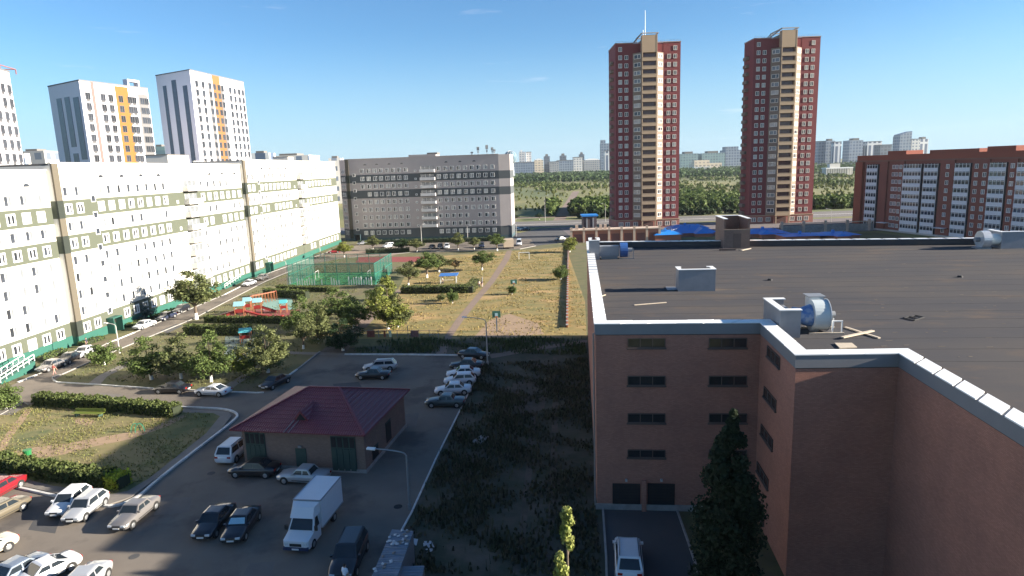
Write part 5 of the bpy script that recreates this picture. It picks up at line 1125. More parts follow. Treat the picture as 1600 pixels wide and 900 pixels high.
CARS = [
 ('hatch', 'white', 'white hatchback parked left of the silver one by the curved kerb', (88, 811), (131, 777)),
 ('hatch', 'silver', 'silver hatchback beside the white one at the curved kerb', (116, 818), (155, 787)),
 ('old', 'grey', 'grey boxy saloon alone in the sun at the curved kerb corner', (189, 830), (234, 793)),
 ('sedan', 'black', 'black saloon, left one of the pair left of the box truck', (316, 847), (355, 803)),
 ('sedan', 'black', 'black saloon, right one of the pair left of the box truck', (362, 853), (394, 807)),
 ('sedan', 'red', 'red car cut by the left picture edge', (-22, 786), (20, 762)),
 ('sedan', 'gold', 'beige gold saloon cut by the left picture edge, below the red car', (-24, 822), (23, 798)),
 ('sedan', 'beige', 'cream car of which only the tail shows at the left edge near the bottom', (-55, 886), (-3, 861)),
 ('sedan', 'blue', 'blue grey saloon at the bottom left beside the white coupe', (-6, 925), (50, 893)),
 ('coupe', 'white', 'white coupe at the bottom left beside the blue grey saloon', (44, 918), (94, 893)),
 ('sedan', 'silver', 'silver car roof just entering at the bottom edge', (112, 945), (150, 905)),
 ('suv', 'white', 'white off roader parked at the left wall of the substation', (384, 700), (353, 726)),
 ('sedan', 'black', 'black saloon in front of the left substation gate', (370, 741), (428, 742)),
 ('old', 'silver', 'silver saloon parked across the small substation door', (441, 750), (511, 754)),
 ('suv', 'black', 'large black off roader at the bottom, by the person in white', (532, 915), (560, 850)),
 ('sedan', 'black', 'black saloon on the sunny inner road above the long hedge', (249, 613), (292, 613)),
 ('coupe', 'white', 'white coupe on the inner road at the edge of the shadow', (310, 616), (358, 618)),
 ('sedan', 'black', 'dark car half hidden behind the left eave of the red roof', (415, 610), (446, 596)),
 ('wagon', 'silver', 'silver estate car, farther of the two in the middle of the car park', (573, 579), (616, 577)),
 ('old', 'black', 'dark boxy saloon, nearer of the two in the middle of the car park', (562, 591), (606, 591)),
 ('sedan', 'black', 'black car by the lamp post, farthest of the right hand row', (761, 560), (720, 558)),
 ('sedan', 'black', 'black car second farthest in the right hand row', (707, 576), (752, 576)),
 ('sedan', 'white', 'white saloon third farthest in the right hand row', (702, 590), (747, 588)),
 ('hatch', 'white', 'white hatchback fourth farthest in the right hand row', (698, 601), (740, 599)),
 ('sedan', 'white', 'white saloon beside the dark green grey one in the right hand row', (681, 616), (736, 614)),
 ('old', 'dgreen', 'dark grey green saloon nearest in the right hand row', (668, 634), (725, 634)),
 ('sedan', 'grey', 'dark grey car by the railed ramp at the start of the inner road', (65, 583), (98, 571)),
 ('sedan', 'black', 'black car just in front of the white one on the inner road', (98, 571), (120, 560)),
 ('sedan', 'white', 'white saloon left of the round bush on the inner road', (120, 561), (146, 549)),
 ('sedan', 'white', 'white saloon on the inner road below the blue spruce', (212, 517), (240, 508)),
 ('sedan', 'dblue', 'dark blue car just beyond the white one below the blue spruce', (248, 503), (272, 495)),
 ('hatch', 'black', 'dark hatchback farthest up the road before the tall roadside tree', (277, 490), (291, 485)),
 ('sedan', 'white', 'small white car far up the inner road left of the sports cage', (380, 449), (399, 443)),
 ('sedan', 'grey', 'grey car far up the inner road nearer the sports cage', (402, 440), (418, 434)),
 ('hatch', 'red', 'red car near the corner of the two wings', (515, 396), (529, 395)),
 ('sedan', 'silver', 'silver car at the foot of the grey wing, leftmost', (559, 383), (576, 382)),
 ('suv', 'white', 'white off roader left of the trees at the grey wing', (600, 388), (613, 386)),
 ('sedan', 'grey', 'grey car between the first two trees at the grey wing', (600, 381), (640, 378)),
 ('sedan', 'black', 'dark round car left of the white off roader facing the camera', (671, 391), (679, 386)),
 ('suv', 'white', 'white off roader facing the camera left of the taller tree', (697, 392), (700, 385)),
 ('suv', 'black', 'black car close beside the white off roader facing the camera', (686, 392), (690, 385)),
 ('suv', 'dblue', 'dark car parked left of the beige trailer', (751, 390), (754, 384)),
 ('van', 'white', 'white delivery van between the beige trailer and the side street', (810, 389), (812, 378)),
 ('sedan', 'white', 'white car at the right corner of the grey wing', (801, 361), (814, 361)),
 ('sedan', 'black', 'black car just right of the grey wing corner', (814, 361), (826, 360)),
 ('sedan', 'dgreen', 'dark car in the shade on the side street', (867, 377), (884, 375)),
 ('suv', 'white', 'white crossover on the garage driveway seen from behind', (980, 856), (984, 915)),
]
for i, (ty, cl, lb, f_, r_) in enumerate(CARS):
    off = i == 4
    c_ = car(ty, cl, lb, f_, r_, z=.02 if i != 13 else .02)
    if i == 4: 
        for ch in KIDS.get(PRO[(ty, cl)].name, []): pass
# silver sun shade inside the windscreen of the right black saloon
rt = next(o for o in bpy.data.objects if o.get('label', '').startswith('black saloon, right one'))
q = MB(); q.add([(1.36, .62, 1.055), (1.36, -.62, 1.055), (1.78, -.52, 1.375), (1.78, .52, 1.375)], [(0, 1, 2, 3)])
o = link('windscreen_shade', q.me('windscreen_shade', [mat('foil_shade', (.35, .55, .62), .3, metal=.3)]), rt)
# ---- box truck
tf = G(463, 866); tr_ = G(497, 823); d = (tr_-tf); u = d.normalized(); t = thing('box_truck', 'white light truck with a box body, in the shaded car park', 'truck', tf, math.atan2(u.y, u.x)); Lt = 6.2
pw = paint('white'); M_box = mat('box_panel', (.62, .64, .66), .5, (.56, .58, .6), .8, .5)
q = MB(); sec = [(0, .45, .95, .80), (.12, .35, 1.0, .97), (.75, .32, 1.14, 1.0), (1.0, .32, 1.22, 1.0)]
vs = []; fs = []
for (x, zl, zt_, k) in sec:
    vs += [(x, 1.0*k, zl), (x, 1.0*k, zt_), (x, .7*k, zt_+.05), (x, -.7*k, zt_+.05), (x, -1.0*k, zt_), (x, -1.0*k, zl)]
for i in range(3):
    for j in range(6): fs.append((i*6+j, i*6+(j+1) % 6, (i+1)*6+(j+1) % 6, (i+1)*6+j))
fs += [tuple(range(6))[::-1], tuple(range(18, 24))]; q.add(vs, fs)
q.add([(1.0, 1, .32), (2.15, 1, .32), (2.15, 1, 1.25), (2.15, .85, 2.1), (1.55, .85, 2.1), (1.0, 1, 1.25)], [(0, 1, 2, 5), (5, 2, 3, 4)]); q.add([(1.0, -1, .32), (2.15, -1, .32), (2.15, -1, 1.25), (2.15, -.85, 2.1), (1.55, -.85, 2.1), (1.0, -1, 1.25)], [(5, 2, 1, 0), (4, 3, 2, 5)])
q.add([(1.0, -1, 1.25), (1.0, 1, 1.25), (1.55, .85, 2.1), (1.55, -.85, 2.1), (2.15, .85, 2.1), (2.15, -.85, 2.1), (2.15, 1, .32), (2.15, -1, .32), (2.15, 1, 1.25), (2.15, -1, 1.25)], [(0, 1, 2, 3), (3, 2, 4, 5), (5, 4, 8, 9), (9, 8, 6, 7)])
part('cab', q, pw, t)
q = MB(); q.add([(1.02, .88, 1.30), (1.02, -.88, 1.30), (1.49, -.76, 2.03), (1.49, .76, 2.03)], [(0, 1, 2, 3)]); w_o = part('windscreen', q, M_glassc, t, (-.02, 0, .012))
for s in (-1, 1):
    q = MB(); q.add([(1.22, s*.985, 1.32), (2.0, s*.985, 1.32), (2.0, s*.865, 2.0), (1.62, s*.865, 2.0)], [(0, 1, 2, 3) if s < 0 else (3, 2, 1, 0)]); part('side_window', q, M_glassc, t, (0, s*.012, 0))
    part('mirror', MB().box(1.0, 1.12, min(s*1.05, s*1.27), max(s*1.05, s*1.27), 1.3, 1.65), M_trim, t)
    part('headlight', MB().box(-.01, .12, min(s*.55, s*.86), max(s*.55, s*.86), .66, .86), M_head, t)
    for x, r in ((.85, .36), (4.6, .36)):
        wl_ = part('wheel', MB().cyl((0, s*.78, 0), (0, s*1.02, 0), r, r, 16), M_tyre, t, (x, 0, r)); part('rim', MB().cyl((0, s*1.02, 0), (0, s*1.035, 0), r*.6, r*.5, 10), M_rim, wl_)
q = MB(); q.box(0, .06, -.45, .45, .60, .82); part('grille', q, M_trim, t, (-.02, 0, 0)); part('bumper', MB().box(-.08, .1, -.95, .95, .32, .55), mat('bumper_blue', (.02, .03, .08), .5), t); part('number_plate', MB().box(-.1, -.08, -.26, .26, .37, .49), M_plate, t)
q = MB(); q.add([(1.25, -.9, 2.1), (1.25, .9, 2.1), (2.2, 1.03, 2.12), (2.2, -1.03, 2.12), (2.2, 1.03, 2.95), (2.2, -1.03, 2.95), (1.7, .82, 2.75), (1.7, -.82, 2.75)], [(3, 2, 1, 0), (0, 1, 6, 7), (7, 6, 4, 5), (1, 2, 4, 6), (3, 0, 7, 5), (2, 3, 5, 4)]); part('wind_deflector', q, pw, t)
part('box_body', MB().box(2.3, Lt, -1.08, 1.08, .80, 3.0), M_box, t)
for s in (-1, 1):
    part('box_edge', MB().bar((2.3, s*1.08, 3.0), (Lt, s*1.08, 3.0), .07, .07), M_galv, t); part('box_edge', MB().bar((2.3, s*1.08, .82), (Lt, s*1.08, .82), .08, .1), M_steel, t)
part('box_edge', MB().bar((2.3, -1.08, 3.0), (2.3, 1.08, 3.0), .07, .07), M_galv, t); part('chassis', MB().box(1.0, Lt, -.4, .4, .5, .78), M_trim, t)
# beige trailer by the far van
g = G(795, 389); t = thing('trailer', 'beige box trailer parked beside the white delivery van', 'trailer', g, D2R(4)); part('box_body', MB().box(-1.7, 1.7, 0, 3.6, .6, 3.2), mat('trailer_beige', (.5, .40, .30), .7), t)
for s in (-1, 1): part('wheel', MB().cyl((s*1.4, .9, .4), (s*1.7, .9, .4), .4, .4, 12), M_tyre, t)
part('chassis', MB().box(-1.5, 1.5, .1, 3.5, .4, .6), M_trim, t)

# ------------------------------------------------------------------ metal sheds at the bottom, rubbish on top
def shed(label, pts, z):
    P = [G(*p, z) for p in pts]; t = thing('metal_shed', label, 'shed', (P[0].x, P[0].y, 0), 0, 'metal sheds'); loc = [(p.x-P[0].x, p.y-P[0].y) for p in P]
    part('wall', MB().prism([(x*.97+.03, y) for x, y in loc], 0, z-.1), M_steel, t); part('roof', MB().prism(loc, z-.1, z), mat('shed_roof', (.17, .20, .24), .6, (.13, .15, .18), 1.5, .7, bump=.6, wave=('Y', 1.2)), t); 
    a, b_, c_, d_ = [Vector((*p, 0)) for p in loc]
    for k in range(1, 12):
        f = k/12; part('sheet_rib', MB().bar(a.lerp(d_, f)+Vector((0, 0, z+.015)), b_.lerp(c_, f)+Vector((0, 0, z+.015)), .04, .03), M_steel, t)
    return P
Pm = shed('long metal shed with rubbish on its roof, by the car park kerb', [(612.5, 827), (646, 829.5), (600, 960), (555, 960)], 2.3)
shed('small lower metal shed touching the right side of the long one', [(625.5, 885), (663, 883.5), (650, 950), (600, 950)], 1.9)
rs = random.Random(5)
for i in range(34):
    u_, v_ = (rs.random()*.9+.05, rs.random()*.22) if i < 24 else (rs.random()*.6, .28+rs.random()*.28)
    p = Pm[0].lerp(Pm[1], u_).lerp(Pm[3].lerp(Pm[2], u_), v_); bm = bmesh.new(); bmesh.ops.create_icosphere(bm, subdivisions=1, radius=.13)
    for v in bm.verts: v.co = Vector((v.co.x*rs.uniform(.5, 1.5), v.co.y*rs.uniform(.5, 1.6), v.co.z*rs.uniform(.2, .6)+.05))
    me = bpy.data.meshes.new('rubbish'); bm.to_mesh(me); bm.free(); me.materials.append(mat('rubbish_pale', (.5, .5, .5), .8) if i % 3 else mat('rubbish_brown', (.25, .2, .16), .9))
    tag(link('rubbish', me, None, p, rs.random()*3), 'scrap of pale rubbish lying on the roof of the long metal shed', 'rubbish', 'rubbish on the long metal shed')
p = G(665, 853); 
for i in range(6):
    q = MB(); q.add([(0, 0, .05), (.9, .2, .12), (.7, .8, .3), (-.1, .5, .15), (.4, .4, .02)], [(0, 1, 2, 3), (0, 3, 4), (1, 4, 2)]); tag(link('rubbish', q.me('rubbish', [mat('rubbish_pale', (.5, .5, .5), .8)]), None, p+Vector((rs.uniform(-.8, 1), rs.uniform(-.5, .5), 0)), rs.random()*6, rs.uniform(.4, 1)), 'scrap of sheet lying in the weeds right of the long metal shed', 'rubbish', 'scraps in the weeds by the long metal shed')

# ------------------------------------------------------------------ lamps
def lamp(label, base, top_y, arm, mm=M_pole, r=.09, L_arm=None, two=False):
    g = G(*base); lo_, hi_ = 0, 30
    for _ in range(30):
        m_ = (lo_+hi_)/2; q_ = Vector((g.x, g.y, m_-CAMH)); yy = 450-FOC*q_.dot(UC)/q_.dot(WC)
        if yy > top_y: lo_ = m_
        else: hi_ = m_
    h_ = lo_; t = thing('street_lamp', label, 'lamp', g, 0, 'street lamps'); a = Vector((arm[0], arm[1], 0))
    part('pole', MB().cyl((0, 0, 0), (0, 0, h_*.9), r*1.2, r*.8, 8), mm, t)
    pts = smoothpath([Vector((0, 0, h_*.88)), Vector((0, 0, h_*.9))+a*.08+Vector((0, 0, h_*.04)), a*.45+Vector((0, 0, h_*.975)), a+Vector((0, 0, h_))], 3)
    for i in range(len(pts)-1): pass
    q = MB()
    for i in range(len(pts)-1): q.cyl(pts[i], pts[i+1], r*.6, r*.6, 6)
    part('arm', q, mm, t); ad = a.normalized(); part('lamp_head', MB().bar(a+Vector((0, 0, h_-.02)), a+ad*.7+Vector((0, 0, h_+.03)), .28, .14), M_wframe, t)
    part('collar', MB().cyl((0, 0, 0), (0, 0, .5), r*1.7, r*1.7, 8), mm, t); return t
lamp('curved lamp post at the corner of the car park by the black cars', (762, 570), 495, (-2.6, .2))
lamp('lamp post with curved arm right of the red roofed substation', (640.5, 796), 702, (-2.5, .3), M_steel)
lamp('lamp post on the inner road before the first white blocks', (187, 552), 505, (-1.3, .2))
lamp('lamp post among the trees left of the dense shaded tree', (508, 503), 484, (-2.2, 0), mat('lamp_ochre', (.55, .48, .33), .7))
lamp('lamp post at the left front corner of the sports cage', (450, 446), 407, (-.8, .3))
lamp('lamp post behind the left end of the sports cage', (501, 402), 375, (-1, 0))
lamp('lamp post left of the balconies of the grey wing', (659, 380), 350, (.9, 0))
lamp('lamp post right of the balconies of the grey wing', (731, 377), 352, (.9, 0))
lamp('lamp post at the right corner of the grey wing', (807, 371), 350, (-1, 0))
lamp('lamp post by the main road left of the first red tower', (946, 347), 318, (-1.2, 0)); lamp('lamp post far left of the main road crossing', (852, 347), 305, (1.2, 0))
lamp('lamp post by the road between the second red tower and the orange block', (1298, 351), 326, (-1.6, 0))

# ------------------------------------------------------------------ sports cage
M_cage = mat('cage_teal', (.018, .16, .13), .5)
M_net = bpy.data.materials.new('netting_teal'); M_net.use_nodes = True; _t = M_net.node_tree; _b2 = _t.nodes['Principled BSDF']; _b2.inputs['Base Color'].default_value = (.015, .13, .10, 1); _b2.inputs['Roughness'].default_value = .8
_tr = _t.nodes.new('ShaderNodeBsdfTransparent'); _ms = _t.nodes.new('ShaderNodeMixShader'); _ms.inputs[0].default_value = .36; _t.links.new(_tr.outputs[0], _ms.inputs[1]); _t.links.new(_b2.outputs[0], _ms.inputs[2]); _t.links.new(_ms.outputs[0], _t.nodes['Material Output'].inputs[0])
cA, cB, cC = G(452, 446), G(586.5, 445), G(613, 425.5); cD = cA+(cC-cB); cg = thing('sports_cage', 'teal wire mesh sports cage with green turf inside', 'sports cage', cA)
hC = 5.2; corners = [Vector((0, 0, 0)), cB-cA, cC-cA, cD-cA]
part('turf', MB().prism([(v.x, v.y) for v in corners], .01, .04), mat('turf_green', (.03, .22, .07), .9, (.035, .19, .06), .4, .7), cg)
for i in range(4):
    a, b_ = corners[i], corners[(i+1) % 4]; L_ = (b_-a).length; n_ = max(6, round(L_/3.0))
    for k in range(n_+(0)):
        p = a.lerp(b_, k/n_); part('post', MB().bar(p, p+Vector((0, 0, hC)), .10, .10), M_cage, cg)
    for z in (.05, hC*.5, hC): part('rail', MB().bar(a+Vector((0, 0, z)), b_+Vector((0, 0, z)), .10, .10), M_cage, cg)
    q = MB(); q.add([a+Vector((0, 0, .1)), b_+Vector((0, 0, .1)), b_+Vector((0, 0, hC)), a+Vector((0, 0, hC))], [(0, 1, 2, 3)]); part('mesh_panel', q, M_net, cg)
a, b_ = corners[0], corners[1]; rs = random.Random(2)
for k in range(34):
    if 14 <= k <= 16 or 21 <= k <= 23 or rs.random() < .15: continue
    p = a.lerp(b_, (k+.6)/35)+Vector((0, -.22, 0)); part('white_board', MB().bar(p+Vector((0, 0, .05)), p+Vector((0, 0, rs.uniform(1.2, 2.1))), .22, .04), M_cap, cg)
for fx in (.18, .82):
    g = cA+(cB-cA)*fx+(cD-cA)*.5; t = thing('football_goal', ['white goal in the left half of the sports cage', 'white goal in the right half of the sports cage'][fx > .5], 'goal', g)
    for y in (-1.5, 1.5): part('post', MB().bar((0, y, 0), (0, y, 2)), M_cap, t) if False else part('post', MB().bar((0, y, 0), (0, y, 2), .1, .1), M_cap, t)
    part('crossbar', MB().bar((0, -1.5, 2), (0, 1.5, 2), .1, .1), M_cap, t)
# goal frame in the dry field
g0, g1 = G(811, 405), G(827, 404.5); t = thing('goal_frame', 'white goal frame standing in the dry field', 'goal', g0); v = g1-g0
part('post', MB().bar((0, 0, 0), (0, 0, 2.0), .14, .14), M_cap, t); part('post', MB().bar(v, v+Vector((0, 0, 2.0)), .14, .14), M_cap, t); part('crossbar', MB().bar((0, 0, 2.0), v+Vector((0, 0, 2.0)), .14, .14), M_cap, t)
# basketball boards
for (bx, by, x0_, x1_, ya_, yb_, lb) in ((776.5, 518, 771, 784, 485, 495.5, 'basketball board on a pole in the dry field, the nearer one'), (803, 450, 798, 808, 436.5, 443.5, 'green basketball board farther away with a white square')):
    g = G(bx, by); k = g.y*1.02/FOC; w_ = (x1_-x0_)*k; h1 = (by-ya_)*k; h0 = (by-yb_)*k; t = thing('basketball_board', lb, 'basketball hoop', g, 0, 'basketball boards')
    part('pole', MB().bar((0, .1, 0), (0, .1, h0+.2), .16, .16), mat('board_pole_blue', (.05, .10, .16), .6), t); part('board', MB().box(-w_/2, w_/2, -.05, .05, h0, h1), mat('board_green', (.03, .12, .09), .6), t)
    part('board_square', MB().box(-w_*.18, w_*.18, -.08, -.05, h0+(h1-h0)*.25, h0+(h1-h0)*.7), mat('board_pale', (.35, .55, .6), .6), t)
    q = MB()
    for i in range(10): a0, a1 = i*.6283, (i+1)*.6283; q.bar((.23*math.cos(a0), -.35+.23*math.sin(a0), h0+.2), (.23*math.cos(a1), -.35+.23*math.sin(a1), h0+.2), .04, .04)
    part('hoop', q, mat('hoop_orange', (.5, .12, .03), .6), t)
# low fence with drying rugs / colourful crates at the shadow edge
t = thing('low_fence', 'low wire fence at the edge of the garage shadow', 'fence', G(562, 527)); o0 = G(562, 527)
ppx = [562, 577, 592, 605, 621, 638, 655, 671, 685]
for i, px in enumerate(ppx):
    p = G(px, 527)-o0; part('post', MB().bar(p, p+Vector((0, 0, 1.3 if px != 638 else 2.0)), .09, .09), M_steel, t)
    if i: pv = G(ppx[i-1], 527)-o0; part('rail', MB().bar(pv+Vector((0, 0, 1.15)), p+Vector((0, 0, 1.15)), .05, .05), M_galv, t); part('rail', MB().bar(pv+Vector((0, 0, .45)), p+Vector((0, 0, .45)), .04, .04), M_galv, t)
for i, (xa_, xb_, cc, lb) in enumerate(((574, 586, (.17, .06, .045), 'dark red rug hung on the left end of the low fence'), (600, 603, (.22, .07, .05), 'narrow red cloth hung on the low fence'), (608, 612, (.55, .56, .40), 'narrow white and green cloth hung on the low fence'), (642, 654, (.18, .09, .08), 'brown red rug hung right of the tall fence post'))):
    a, b_ = G(xa_, 527.5), G(xb_, 527.5); v = b_-a; q = MB(); n_ = 6
    vs = [v*(k/n_)+Vector((0, -.08-.04*math.sin(k*2.1), z)) for z in (.12, 1.2) for k in range(n_+1)]; q.add(vs, [(k, k+1, n_+2+k, n_+1+k) for k in range(n_)]); q.add([x+Vector((0, .05, 0)) for x in vs], [(n_+1+k, n_+2+k, k+1, k) for k in range(n_)])
    tag(link('hanging_rug', q.me('hanging_rug', [mat('rug_%d' % i, cc, .95, tuple(x*1.8 for x in cc), 2, .8)]), None, a), lb, 'rug')

# ------------------------------------------------------------------ play area
M_pred = mat('play_red', (.24, .022, .018), .5); M_por = mat('play_orange', (.34, .13, .06), .6); M_pblue = mat('play_roof_blue', (.22, .40, .45), .5); M_ptl = mat('play_teal', (.08, .35, .38), .5)
def play_tower(label, px, py, h_, roofm=M_pblue, slide=0, w_=1.5):
    g = G(px, py); t = thing('play_tower', label, 'play tower', g, D2R(12), 'play towers'); 
    for x in (-w_/2, w_/2):
        for y in (-w_/2, w_/2): part('leg', MB().bar((x, y, 0), (x, y, h_*.78), .13, .13), M_por, t)
    part('platform', MB().box(-w_/2, w_/2, -w_/2, w_/2, h_*.34, h_*.38), M_pred, t); part('side_panel', MB().box(-w_/2, w_/2, -w_/2-.05, -w_/2, h_*.38, h_*.58), M_pred, t); part('side_panel', MB().box(-w_/2-.05, -w_/2, -w_/2, w_/2, h_*.38, h_*.55), M_ptl, t)
    r = w_*.62; q = MB(); z0_ = h_*.76; q.add([(-r, -r, z0_), (r, -r, z0_), (r, r, z0_), (-r, r, z0_), (-r, 0, h_), (r, 0, h_)], [(0, 1, 5, 4), (2, 3, 4, 5), (1, 2, 5), (3, 0, 4), (3, 2, 1, 0)]); part('roof', q, roofm, t)
    if slide:
        q = MB(); L_ = 3.4*abs(slide); s = 1 if slide > 0 else -1; a = Vector((s*w_/2, 0, h_*.36)); b_ = Vector((s*(w_/2+L_), -.4, .12)); q.bar(a, b_, .8, .06); part('slide', q, M_pred, t)
        q = MB(); q.bar(a+Vector((0, .4, .15)), b_+Vector((0, .4, .15)), .06, .35); q.bar(a+Vector((0, -.4, .15)), b_+Vector((0, -.4, .15)), .06, .35); part('slide_edge', q, M_pred, t)
    return t
play_tower('leftmost and nearest play tower with a pale blue roof and red slides', 376, 496, 3.2, slide=-.9, w_=1.6)
play_tower('play tower with a small pale roof behind the nearest one', 388, 487, 3.0, w_=1.3)
play_tower('right one of the three play towers, roof pale blue', 404, 490, 3.2, slide=.8, w_=1.4)
play_tower('orange play frame standing alone on the teal rubber', 444, 488, 2.6, M_ptl, w_=1.2)
play_tower('teal roofed play hut on the small square', 385, 536, 2.6, M_ptl, w_=1.5)
o0 = G(392, 478); o1 = G(430, 470); t = thing('climbing_frame', 'long orange climbing frame behind the play towers', 'climbing frame', o0); v = o1-o0
for k in range(9):
    p = v*(k/8)
    for off in (0, 1.2): part('post', MB().bar(p+Vector((0, off, 0)), p+Vector((0, off, 2.0)), .09, .09), M_por, t)
    part('rung', MB().bar(p+Vector((0, 0, 2)), p+Vector((0, 1.2, 2)), .07, .07), M_pred, t)
for off in (0, 1.2): part('rail', MB().bar(Vector((0, off, 2)), v+Vector((0, off, 2)), .09, .09), M_por, t)
a = G(428, 494); tag(link('play_wall', MB().bar((0, 0, .3), G(455, 493)-a+Vector((0, 0, .3)), .1, .6).me('play_wall', [M_pred]), None, a), 'low red board along the nearer edge of the red rubber', 'play wall') if False else None
q = MB()
vs = [Vector((0, 0, 1.2)), Vector((1.6, -.4, .9)), Vector((3.4, -.6, .4)), Vector((5.6, -.7, .15)), Vector((8, -.8, .1))]
for i in range(4): q.bar(vs[i], vs[i+1], .7, .25)
tag(link('curved_slide', q.me('curved_slide', [M_pred]), None, G(381, 495)), 'long low red curved slide in front of the play towers', 'slide')
q = MB(); q.bar((0, 0, 1.2), (-4.5, -1.0, .1), .8, .25); tag(link('ramp_slide', q.me('ramp_slide', [M_pred]), None, G(371, 494)), 'red ramp running down to the left of the play towers', 'slide')
# benches, bins, picnic shelter
g = G(139, 652.5); t = thing('bench', 'yellow green bench at the bare patch on the worn lawn', 'bench', (g.x, g.y, .14), D2R(-8)); M_by = mat('bench_yellow_green', (.13, .165, .02), .6)
for y in (-.25, 0, .25): part('seat_board', MB().box(-1.9, 1.9, y-.1, y+.1, .42, .47), M_by, t)
part('backrest', MB().box(-1.9, 1.9, .35, .40, .55, .85), M_by, t)
for x in (-1.5, 1.5): part('leg', MB().box(x-.05, x+.05, -.3, .38, 0, .42), M_gate, t)
g = G(45, 719.5); t = thing('litter_bin', 'small green litter bin behind the lower hedge', 'bin', (g.x, g.y, .14)); part('drum', MB().cyl((0, 0, .1), (0, 0, .95), .28, .36, 12), mat('bin_green', (.015, .16, .05), .5), t); part('rim', MB().cyl((0, 0, .95), (0, 0, 1.0), .40, .40, 12), mat('bin_green', (.015, .16, .05), .5), t)
for i, px in enumerate((212.5, 219)):
    g = G(px, 677); t = thing('half_hoop', ['left one of two thin green hoops on the shaded lawn', 'right one of two thin green hoops on the shaded lawn'][i], 'play hoop', (g.x, g.y, .14), D2R(20)); q = MB()
    for k in range(8): a0, a1 = math.pi*k/8, math.pi*(k+1)/8; q.bar((-.45*math.cos(a0), 0, 1.0*math.sin(a0)), (-.45*math.cos(a1), 0, 1.0*math.sin(a1)), .07, .07)
    part('hoop_tube', q, mat('hoop_green', (.02, .18, .11), .5), t)
g = G(701, 442); t = thing('table_shelter', 'small shelter with a blue roof beside the hedge in the dry field', 'shelter', g, 0); part('roof', MB().add([(-2.2, -1, 1.9), (2.2, -1, 1.9), (2.5, 1, 2.3), (-1.9, 1, 2.3), (-2.2, -1, 1.8), (2.2, -1, 1.8), (2.5, 1, 2.2), (-1.9, 1, 2.2)], [(0, 1, 2, 3), (7, 6, 5, 4), (0, 4, 5, 1), (1, 5, 6, 2), (2, 6, 7, 3), (3, 7, 4, 0)]), mat('shelter_blue', (.05, .16, .42), .5), t)
for x in (-1.9, 1.9):
    for y in (-.8, .8): part('post', MB().bar((x, y, 0), (x, y, 1.95), .12, .12), M_cap, t)
part('table', MB().box(-1.2, 1.2, -.4, .4, .7, .76), M_wood, t)
g = G(754, 448); tag(link('path_post', MB().cyl((0, 0, 0), (0, 0, 2.3), .12, .1, 8).me('path_post', [M_steel]), None, g), 'thin dark post behind the walking couple on the footpath', 'post')

# ------------------------------------------------------------------ orange wall left of the roof, brick garages, blue roofs, gatehouse
wa, wb_ = G(888, 386), G(886, 512); t = thing('boundary_wall', 'long orange brick boundary wall running away left of the flat roof', 'wall', wb_); v = wa-wb_
part('wall_panel', MB().bar(Vector((0, 0, .25)), v+Vector((0, 0, .25)), .25, .5), M_or2, t); nC = 40
for k in range(nC+1): part('coping_block', MB().box(-.22, .22, -.35, .35, .5, .6), M_kerbg, t, v*(k/nC)); 
M_ter = mat('terrace_brick', (.36, .15, .10), .9); M_tcap = mat('terrace_render', (.52, .40, .31), .85)
b0 = G(893, 379.5); t = thing('garage_terrace', 'row of brick lock ups with pale pillars and a flat pale roof slab', 'lock up row', (b0.x, b0.y, 0), D2R(-3)); Wd = 31
part('wall', MB().box(0, Wd, .3, 5.5, 0, 4.2), M_ter, t); part('roof_slab', MB().box(-.3, Wd+.3, -.2, 5.8, 4.2, 4.55), M_tcap, t)
for k in range(8): part('pillar', MB().box(Wd*k/7-.4, Wd*k/7+.4, -.1, .3, 0, 5.4), M_tcap, t)
for k in range(7): part('garage_gate', MB().box(Wd*k/7+.7, Wd*(k+1)/7-.7, .22, .3, .1, 2.9), mat('gate_brown', (.16, .06, .05), .7), t)
for k, x in enumerate((1.5, 10.0, 11.6)): part('roof_chimney', MB().box(x, x+1.0, 1.2, 2.2, 4.55, 6.1), M_tcap, t)
g0 = G(917, 377); t = thing('gatehouse', 'dark gatehouse with a blue roof left of the first red tower', 'gatehouse', (g0.x+.5, 250, 0)); part('wall', MB().box(0, 5.2, 0, 5.2, 0, 7.7), mat('gatehouse_dark', (.07, .05, .055), .8), t)
part('roof', MB().box(-.5, 5.7, -.5, 5.7, 7.7, 8.3), mat('roof_blue', (.015, .20, .58), .45, (.012, .16, .48), .5, .5), t)
for x in (1.2, 3.6): part('wall_pilaster', MB().box(x, x+.5, -.12, 0, 2, 7.2), M_galv, t)
M_blue = _mats['roof_blue']
